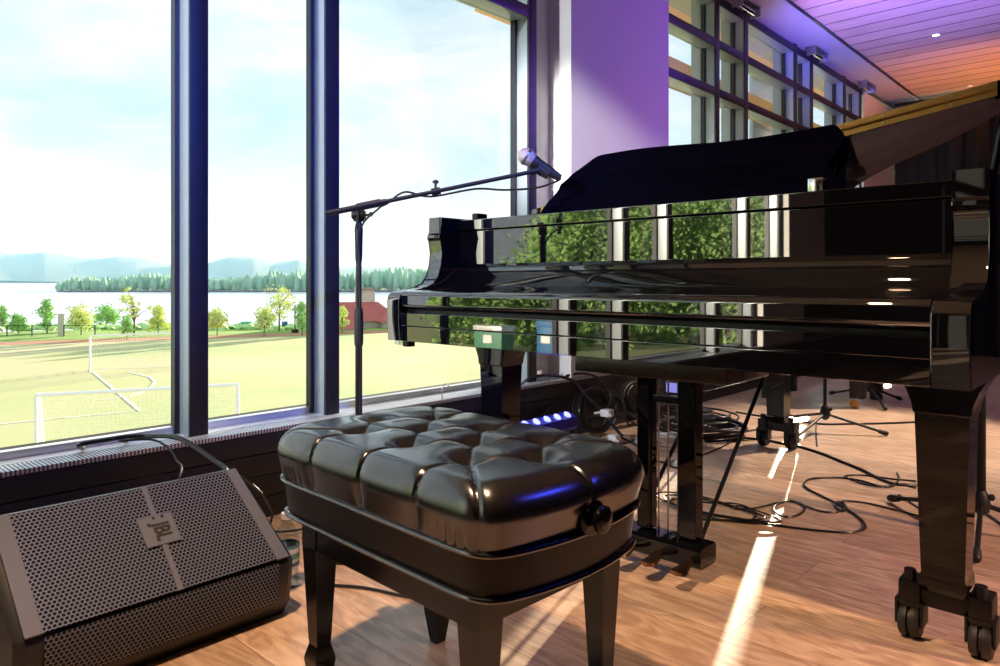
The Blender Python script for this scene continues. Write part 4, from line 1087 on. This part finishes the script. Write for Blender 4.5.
# fence along the track: posts and rails
fn = root('field_fence', fpt(40,74,GZ), 'low dark chain fence with posts at the left end of the field', 'fence')
rl = MB()
fpts = [fpt(u, 78, GZ) for u in (-60,-25,7,32,64,95)]
for a in fpts: MB().tube([a, a+Vector((0,0,1.3))], .06, 8).build('post', M['matte'], fn)
rl.tube([p+Vector((0,0,1.25)) for p in fpts], .03, 6); rl.build('rail', M['matte'], fn)
pst = fpt(61, 78, GZ)
solo(MB().box(pst.x-.25,pst.x+.25,pst.y-.25,pst.y+.25,GZ,GZ+2.4,.02).lathe([(.3,2.4),(.3,2.5),(.05,2.6)], (pst.x,pst.y,GZ), seg=12), 'gate_pillar', M['stucco'], 'pale square pillar standing at the edge of the field beside the trees', 'pillar')

# trees: leaf clusters on a branching trunk
def tree_mesh(h, wd, leafm, kind='round', nleaf=1500, leaf=.22, trunk=.25, seed=0, bare=False):
    rd = random.Random(seed)
    r = root('leafy_tree', (0,0,0))
    tk = MB()
    tk.tube([(0,0,-.4),(0.02*h,0,h*.3),(.0,.02*h,h*.62)], [.03*h*.7,.022*h*.7,.008*h], 7)
    tips = []
    for k in range(9 if not bare else 20):
        a = rd.uniform(0, 2*PI); z0 = rd.uniform(.25,.6)*h; ln_ = rd.uniform(.25,.5)*wd; z1 = z0+rd.uniform(.12,.38)*h
        mid = (math.cos(a)*ln_*.5, math.sin(a)*ln_*.5, (z0+z1)/2+.02*h); tip = (math.cos(a)*ln_, math.sin(a)*ln_, min(z1, h*.97))
        tk.tube([(0,0,z0), mid, tip], [.010*h,.006*h,.003*h], 5); tips.append(tip)
    tk.build('trunk', M['bark'], r)
    lv = MB(); bm = lv.bm
    cl = []
    for k in range(26):
        t = rd.random()
        if kind == 'cone': z = (.18+.78*t)*h; rr = wd/2*(1.02-t)*.8
        elif kind == 'oval': z = (.22+.74*t)*h; rr = wd/2*math.sin(PI*(.12+.82*t))*.75
        else: z = (.30+.62*t)*h; rr = wd/2*math.sin(PI*(.2+.72*t))*.8
        a = rd.uniform(0, 2*PI); q = rr*math.sqrt(rd.random())
        cl.append((q*math.cos(a), q*math.sin(a), z, wd*rd.uniform(.10,.2)))
    if bare: cl = [(*t, wd*.06) for t in tips]
    for k in range(nleaf):
        c = rd.choice(cl); v = Vector((rd.gauss(0,1), rd.gauss(0,1), rd.gauss(0,.8)))*c[3]*.6
        p = Vector(c[:3])+v
        if p.z < .1*h: continue
        u_ = Vector((rd.uniform(-1,1), rd.uniform(-1,1), rd.uniform(-1,1))).normalized(); w_ = u_.orthogonal().normalized()
        s_ = leaf*rd.uniform(.5,1.2)
        bm.faces.new([bm.verts.new(p+u_*s_), bm.verts.new(p+w_*s_*.6), bm.verts.new(p-u_*s_), bm.verts.new(p-w_*s_*.6)])
    lv.build('foliage', leafm, r, smooth=0, fix=False)
    return r
GT = GZ+.05
shore = [ # u, height px, width px, kind, mat, label, D
 (2, 22, 12, 'oval', 'leaf_a', 'young tree at the very left edge of the view beyond the field', 88, 0),
 (18, 17, 22, 'round', 'leaf_a', 'low bushy tree beside the left fence post', 81, 0),
 (47, 33, 18, 'oval', 'leaf_a', 'slim upright green tree left of the square pillar', 82, 0),
 (81, 29, 30, 'round', 'leaf_b', 'broad bright round tree right of the square pillar', 80, 0),
 (106, 22, 26, 'round', 'leaf_a', 'small loose tree between the round tree and the bare tree', 89, 0),
 (134, 47, 34, 'oval', 'leaf_b', 'tall sparse tree with mostly bare dark branches', 79, 1),
 (127, 22, 14, 'round', 'leaf_a', 'small bush at the foot of the bare-branched tree', 74, 0),
 (158, 27, 24, 'cone', 'leaf_b', 'pointed yellow-green tree left of the first window post', 80, 0),
 (217, 25, 22, 'round', 'leaf_b', 'small round tree alone in the middle window', 80, 0),
 (264, 26, 26, 'round', 'leaf_b', 'dense low tree beside the tall tree in the middle window', 79, 0),
 (279, 47, 34, 'round', 'leaf_b', 'tall spreading tree in the middle window above the lake', 87, 2),
 (302, 32, 16, 'oval', 'leaf_a', 'green tree half hidden by the second window post', 80, 0),
 (342, 24, 18, 'oval', 'leaf_b', 'yellow-green tree beside the red-roofed house', 84, 0)]
for i, (u, hp, wp, kd, lm, lab, D, bare) in enumerate(shore):
    h = (hp+2)*D/F_PX; wd = wp*D/F_PX
    t = tree_mesh(h, wd, M[lm], kd, 420 if bare == 1 else (700 if bare == 2 else 1300), .16, seed=10+i, bare=bare == 1)
    t.location = fpt(u, D, GT); tag(t, lab, 'tree')
# low scrub along the verge
sc_ = MB()
for k in range(150):
    u = random.uniform(-40, 325); D = random.uniform(89, 95); p = fpt(u, D, GT)
    sc_.blob((p.x, p.y, p.z+.1), random.uniform(.3,.7), 1, .35, (1.6,1.6,.8))
solo(sc_, 'shore_scrub', M['leaf_a'], 'low green scrub running along the lake bank behind the field', 'bushes', kind='stuff')
# boats / boathouse bits on the shore
for (u, wp, lab) in [(246, 10, 'small teal boat lying on the lake shore behind the field'), (285, 6, 'small dark blue boat on the shore beside the tall tree')]:
    p = fpt(u, 93, GT+.1); q = Rt*wp*93/F_PX/2
    b = MB(); bm = b.bm
    ra = []
    for k in range(9):
        t = -1+k/4; wdt = .45*math.sqrt(max(.02, 1-t*t)); c = p+q*t
        n2 = Fd
        ra.append([bm.verts.new(c+n2*wdt+Vector((0,0,.7))), bm.verts.new(c+n2*wdt*.5+Vector((0,0,.1))), bm.verts.new(c-n2*wdt*.5+Vector((0,0,.1))), bm.verts.new(c-n2*wdt+Vector((0,0,.7)))])
    for A, B in zip(ra, ra[1:]):
        for k in range(4): bm.faces.new([A[k], A[(k+1)%4], B[(k+1)%4], B[k]])
    bm.faces.new(ra[0]); bm.faces.new(ra[-1][::-1])
    solo(b, 'boat', mat('boat_paint_%d' % u, (.15,.45,.45) if u == 246 else (.05,.12,.35), .5), lab, 'boat')
pm = fpt(295, 84, GT)
solo(MB().tube([pm, pm+Vector((0,0,3.3))], .07, 8).box(pm.x-.3,pm.x+.3,pm.y-.3,pm.y+.3,GT,GT+.4), 'flag_pole', M['matte'], 'thin dark pole standing on the shore left of the second window post', 'pole')
# red-roofed house
hp = fpt(358, 95, GT)
hs = root('lakeside_house', hp, 'red roofed lakeside house seen between mic stand and piano corner', 'house')
hr_ = Rt
def oblk(name, m, c, hx, hy, z0, z1, parent, ridge=None):
    mb = MB(); bm = mb.bm
    q = [(-1,-1),(1,-1),(1,1),(-1,1)]
    A = [bm.verts.new(c+Rt*hx*a+Fd*hy*b+Vector((0,0,z0))) for a, b in q]
    if ridge is None: B = [bm.verts.new(c+Rt*hx*a+Fd*hy*b+Vector((0,0,z1))) for a, b in q]
    else: B = [bm.verts.new(c+Rt*(hx*ridge)*a+Fd*hy*.02*b+Vector((0,0,z1))) for a, b in q]
    bm.faces.new(A[::-1]); bm.faces.new(B)
    for i in range(4): bm.faces.new([A[i], A[(i+1)%4], B[(i+1)%4], B[i]])
    return mb.build(name, m, parent, 20)
oblk('wall', M['stucco'], hp, 4.4, 3.2, -1.0, .9, hs); oblk('roof', M['roof_red'], hp, 4.9, 3.8, .9, 3.3, hs, .55)
oblk('wall', M['stucco'], hp+Rt*6.5+Fd*-2, 4.5, 3.0, -1.0, .8, hs); oblk('roof', M['roof_red'], hp+Rt*6.5-Fd*2, 5.0, 3.6, .8, 2.6, hs, .6)
oblk('porch_roof', M['roof_red'], hp-Rt*3.5-Fd*4.5, 2.8, 1.6, .1, 1.0, hs, .6); oblk('porch_wall', M['white_paint'], hp-Rt*3.5-Fd*4.5, 2.6, 1.4, -1.0, .1, hs)
oblk('tower', M['stucco'], hp+Rt*1.2+Fd*1.0, 1.1, 1.1, 2.6, 4.9, hs); oblk('tower_roof', M['bark'], hp+Rt*1.2+Fd*1.0, 1.3, 1.3, 4.9, 5.2, hs, .7)

# wooded island / far shore (treeline) and mountains
isl = MB()
rd = random.Random(3)
for k in range(520):
    u = rd.uniform(57, 470); D = rd.uniform(615, 690)
    g = min(1, (u-55)/22.); h = (12.5+2*math.sin(u*.05)+rd.uniform(-1.5,2.5))*(.45+.55*g)
    if 225 < u: h += min(6, (u-225)*.035)
    p = fpt(u, D, LZ)
    wdt = rd.uniform(2.5,5.5)
    if rd.random() < .10: isl.lathe([(wdt*.5,0),(wdt*.55,h*.25),(wdt*.3,h*.7),(.2,h*1.1)], p, seg=6)
    else: isl.blob((p.x,p.y,p.z+h*.5), h*.5, 1, .22, (wdt/h*1.2,wdt/h*1.2,1))
solo(isl, 'wooded_island', M['hill'] if False else mat('island_trees', (.30,.50,.36), .9, noise=(.05,.5)), 'dark green wooded shoreline across the lake', 'trees', kind='stuff', smooth=0)
sh = MB(); 
for u0_, u1_ in ((57, 475),):
    a = [fpt(u, 606, LZ-.2) for u in range(u0_, u1_, 8)]; b = [fpt(u, 700, LZ-.2) for u in range(u0_, u1_, 8)]
    A = [sh.bm.verts.new(p+Vector((0,0,1.2))) for p in a]; B = [sh.bm.verts.new(p+Vector((0,0,1.6))) for p in b]
    for i in range(len(A)-1): sh.bm.faces.new([A[i], A[i+1], B[i+1], B[i]])
struct(sh, 'island_ground', M['sand'], smooth=0)
def ridge(prof, D, name, mm, lab, back=1.25, front=.72, jag=0.):
    mb = MB(); bm = mb.bm; rows = []
    us = []
    for (a, va), (b, vb) in zip(prof, prof[1:]):
        nseg = max(1, int((b-a)/3))
        for k in range(nseg): us.append((a+(b-a)*k/nseg, va+(vb-va)*k/nseg))
    us.append(prof[-1])
    rd = random.Random(5)
    for u, v in us:
        zt_ = CH+(HZ-v)*D/F_PX+rd.uniform(-jag, jag)
        c = [fpt(u, D*front, LZ-2), fpt(u, D*(front+.12), LZ+(zt_-LZ)*.35+rd.uniform(-1,1)*zt_*.006), fpt(u, D*.94, LZ+(zt_-LZ)*.82+rd.uniform(-1,1)*zt_*.003), fpt(u, D, zt_), fpt(u, D*back, LZ-2)]
        rows.append([bm.verts.new(p) for p in c])
    for A, B in zip(rows, rows[1:]):
        for k in range(4): bm.faces.new([A[k], B[k], B[k+1], A[k+1]])
    return tag(mb.build(name, mm, None, 60), lab, None, None, 'structure')
mprof = [(-120,256),(-60,250),(-20,247.5),(0,251),(11,254.5),(25,253.5),(45,252),(63,254.5),(85,257.8),(101,258.5),(117,256.6),(137,257.3),(150,260),(162,262.5),(185,266),(207,263.8),(220,259),(232,257),(254,256.6),(265,259),(275,261.5),(286,261),(300,259.5),(320,264),(340,267),(365,266.5),(385,267),(421,269),(450,270.5),(520,272)]
ridge(mprof, 6000, 'mountain_ridge', M['hill'], 'pale blue mountains on the horizon')
ridge([(-120,279),(-40,278.5),(10,280),(60,281.5),(140,280.5),(200,279),(300,277),(420,276),(520,276)], 3600, 'far_shore_hills', M['hill'], 'low hazy far shore across the lake', front=.9, jag=1.)
# haze over the lake (a real volume of thin scattering air)
hz = MB()
c0 = [Fd*200-Rt*900, Fd*200+Rt*900, Fd*7600+Rt*6500, Fd*7600-Rt*6500]
A = [hz.bm.verts.new((p.x,p.y,LZ+.5)) for p in c0]; B = [hz.bm.verts.new((p.x,p.y,420)) for p in c0]
hz.bm.faces.new(A[::-1]); hz.bm.faces.new(B)
for i in range(4): hz.bm.faces.new([A[i], A[(i+1)%4], B[(i+1)%4], B[i]])
mh_, N, L = newmat('lake_haze')
for n_ in list(N):
    if n_.type != 'OUTPUT_MATERIAL': N.remove(n_)
vs_ = N.new('ShaderNodeVolumeScatter'); vs_.inputs['Color'].default_value = (.080,.165,.275,1); vs_.inputs['Density'].default_value = .00045; vs_.inputs['Anisotropy'].default_value = .0
L.new(vs_.outputs[0], [n_ for n_ in N if n_.type == 'OUTPUT_MATERIAL'][0].inputs['Volume'])
tag(hz.build('lake_haze', mh_, None, 0), 'thin bluish haze hanging over the lake', 'haze', kind='stuff')

# what the piano front mirrors: trees, bins on the ground behind the camera side
def mir(u, D, z):  # direction seen in a mirror facing -y
    d = ray(u, HZ); return Vector((d[0]*D, 2*1.69-d[1]*D, z))
wd_l, wd_t = MB(), MB(); rd = random.Random(9)
def belt_tree(c, h, wd, n, leaf):
    wd_t.tube([c, c+Vector((0,0,h*.6))], [h*.03, h*.01], 6)
    cl = []
    for k in range(18):
        t = rd.random(); z = (.15+.80*t)*h; q = wd/2*math.sin(PI*(.18+.76*t))*math.sqrt(rd.random()); a = rd.uniform(0, 2*PI)
        cl.append((q*math.cos(a), q*math.sin(a), z, wd*rd.uniform(.10,.18)))
    for k in range(n):
        b = rd.choice(cl); p = c+Vector(b[:3])+Vector((rd.gauss(0,1), rd.gauss(0,1), rd.gauss(0,1)))*b[3]*.6
        u_ = Vector((rd.uniform(-1,1), rd.uniform(-1,1), rd.uniform(-1,1))).normalized(); w_ = u_.orthogonal().normalized(); s_ = leaf*rd.uniform(.6,1.3)
        wd_l.bm.faces.new([wd_l.bm.verts.new(p+u_*s_), wd_l.bm.verts.new(p+w_*s_*.7), wd_l.bm.verts.new(p-u_*s_), wd_l.bm.verts.new(p-w_*s_*.7)])
for D, du, n in ((80, 13, 1400), (98, 12, 1300), (66, 24, 500)):
    u = 452
    while u < 830:
        h = 6.4+.9*math.sin(u*.09)+rd.uniform(-.6,.9)
        if u > 532: h += 9*min(1, (u-532)/25)
        if D == 66: h = rd.uniform(2.2,3.6)
        belt_tree(mir(u+rd.uniform(-3,3), D+rd.uniform(-4,4), GZ-.2), h*D/80., h*.85, n, .30 if D > 70 else .26)
        u += du*rd.uniform(.8,1.2)
tag(wd_l.build('woodland', mat('woodland_leaves', (.36,.56,.20), .6, noise=(.25,.55)), None, 0, False), 'belt of green trees outside, seen mirrored in the glossy piano front', 'trees', None, 'stuff')
tag(wd_t.build('woodland_trunks', M['bark'], None, 0), 'trunks of the mirrored belt of trees', 'trees', None, 'stuff')
struct(MB().quad((-130,-130,GZ-.02),(30,-130,GZ-.02),(30,-1.5,GZ-.02),(-130,-1.5,GZ-.02)), 'side_lawn', M['meadow'], smooth=0)
for (u, wd, hh, mm, lab) in [(498, 3.2, 2.3, 'green_bin', 'green metal dumpster outside, mirrored in the piano front'), (555, 1.9, 2.7, 'blue_bin', 'blue container outside, mirrored in the piano front beside a grey post')]:
    p = mir(u, 62, GZ); r = root('waste_container', p, lab, 'container')
    MB().box(p.x-wd/2,p.x+wd/2,p.y-.8,p.y+.8,GZ,GZ+hh*.8,.05).build('body', M[mm], r)
    MB().box(p.x-wd/2-.08,p.x+wd/2+.08,p.y-.9,p.y+.9,GZ+hh*.8,GZ+hh,.08).build('lid', M['sill'] if mm == 'green_bin' else M[mm], r)
    MB().box(p.x-.5,p.x+.5,p.y+.8,p.y+.83,GZ+.8,GZ+1.5).build('plate', M['white_paint'], r)

# ochre sun louvres outside the far windows
lv = root('sun_louvre', (-3.1, 4.5, 0), 'ochre wooden sun louvre boards outside the far clerestory windows', 'louvre')
for z in (2.50, 3.0): MB().prism([(-3.18,z),(-3.165,z-.01),(-3.05,z+.20),(-3.065,z+.21)],'y',3.2,11.).build('board', M['far_wood'], lv)
for y in (7.45, 10.9): MB().box(-3.24,-3.20,y,y+.65,GZ,3.5,.004).build('grey_panel', M['alu'], lv)  # added grey panels standing in for darker glassy areas in the panes

# ------------------------------------------------------------------ LIGHTS
def look(o, tgt): o.rotation_euler = (Vector(tgt)-o.location).to_track_quat('-Z', 'Y').to_euler()
def spot(name, loc, tgt, col, power, ang, blend=.6, size=.08):
    l = bpy.data.lights.new(name, 'SPOT'); l.color = col; l.energy = power; l.spot_size = R(ang); l.spot_blend = blend; l.shadow_soft_size = size
    o = bpy.data.objects.new(name, l); COL.objects.link(o); o.location = loc; look(o, tgt); return o
def area(name, loc, tgt, col, power, sx, sy):
    l = bpy.data.lights.new(name, 'AREA'); l.shape = 'RECTANGLE'; l.size = sx; l.size_y = sy; l.color = col; l.energy = power
    o = bpy.data.objects.new(name, l); COL.objects.link(o); o.location = loc; look(o, tgt); return o
sun = bpy.data.lights.new('sun', 'SUN'); sun.energy = 28.0; sun.angle = R(.5); sun.color = (1,.90,.74)
so = bpy.data.objects.new('sun', sun); COL.objects.link(so)
SA = Vector((-.30, 1, 0)).normalized(); EL = R(7.4)
sd_ = Vector((SA.x*math.cos(EL), SA.y*math.cos(EL), math.sin(EL)))
so.rotation_euler = (-sd_).to_track_quat('-Z', 'Y').to_euler()

spot('stage_blue', (1.4,.2,2.4), (-2.25,1.35,1.5), (.06,.16,1.), 1000, 36, .8)
spot('stage_purple_column', (.2,5.4,2.5), (-2.19,3.45,1.75), (.26,.06,1.), 170, 42)
spot('stage_pink_column', (.9,4.9,1.7), (-2.19,3.6,1.35), (1.,.25,.45), 22, 24)
spot('stage_purple_ceiling', (-.9,4.3,1.5), (-1.25,5.7,ZC), (.17,.13,1.), 1000, 64, .9)
spot('stage_violet_ceiling', (-.9,4.0,1.5), (-1.6,4.9,ZC), (.8,.25,1.), 60, 50, .9)
spot('stage_orange_ceiling', (-.3,8.0,1.0), (-1.2,8.0,ZC), (1.,.38,.06), 190, 66, .9)
spot('stage_warm_floor', (1.6,2.6,1.7), (-.35,2.2,0), (1.,.60,.32), 300, 52, .9, .08)
spot('stage_warm_tail', (-.4,5.6,2.7), (-1.1,3.9,0), (1.,.80,.60), 900, 40, .8)
spot('stage_warm_front', (-1.0,.1,2.72), (-.65,1.05,0), (1.,.64,.38), 390, 72, .9, .05)
spot('mullion_fill', (-1.85,-2.9,2.5), (-2.3,1.8,1.3), (.90,.95,1.), 900, 36, .7, .12)  # unseen fill spot added to lift the mullions and window wall
area('stage_blue_strip', (.9,2.1,1.95), (-.7,.9,.5), (.05,.07,1.), 9, .7, .04)
spot('column_fill', (-1.45,-.4,2.6), (-2.24,2.9,1.45), (1.,.97,.94), 1300, 15, .8)  # unseen fill spot added to whiten the side of the column
spot('led_bar_glow', (-1.955,2.38,.22), (-1.6,2.0,.75), (.08,.08,1.), 10, 120, .8)
spot('leg_blue_fill', (-1.42,1.22,.12), (-1.66,1.77,.57), (.05,.08,1.), 14, 40, .8)  # unseen blue spot added to tint the piano leg bracket
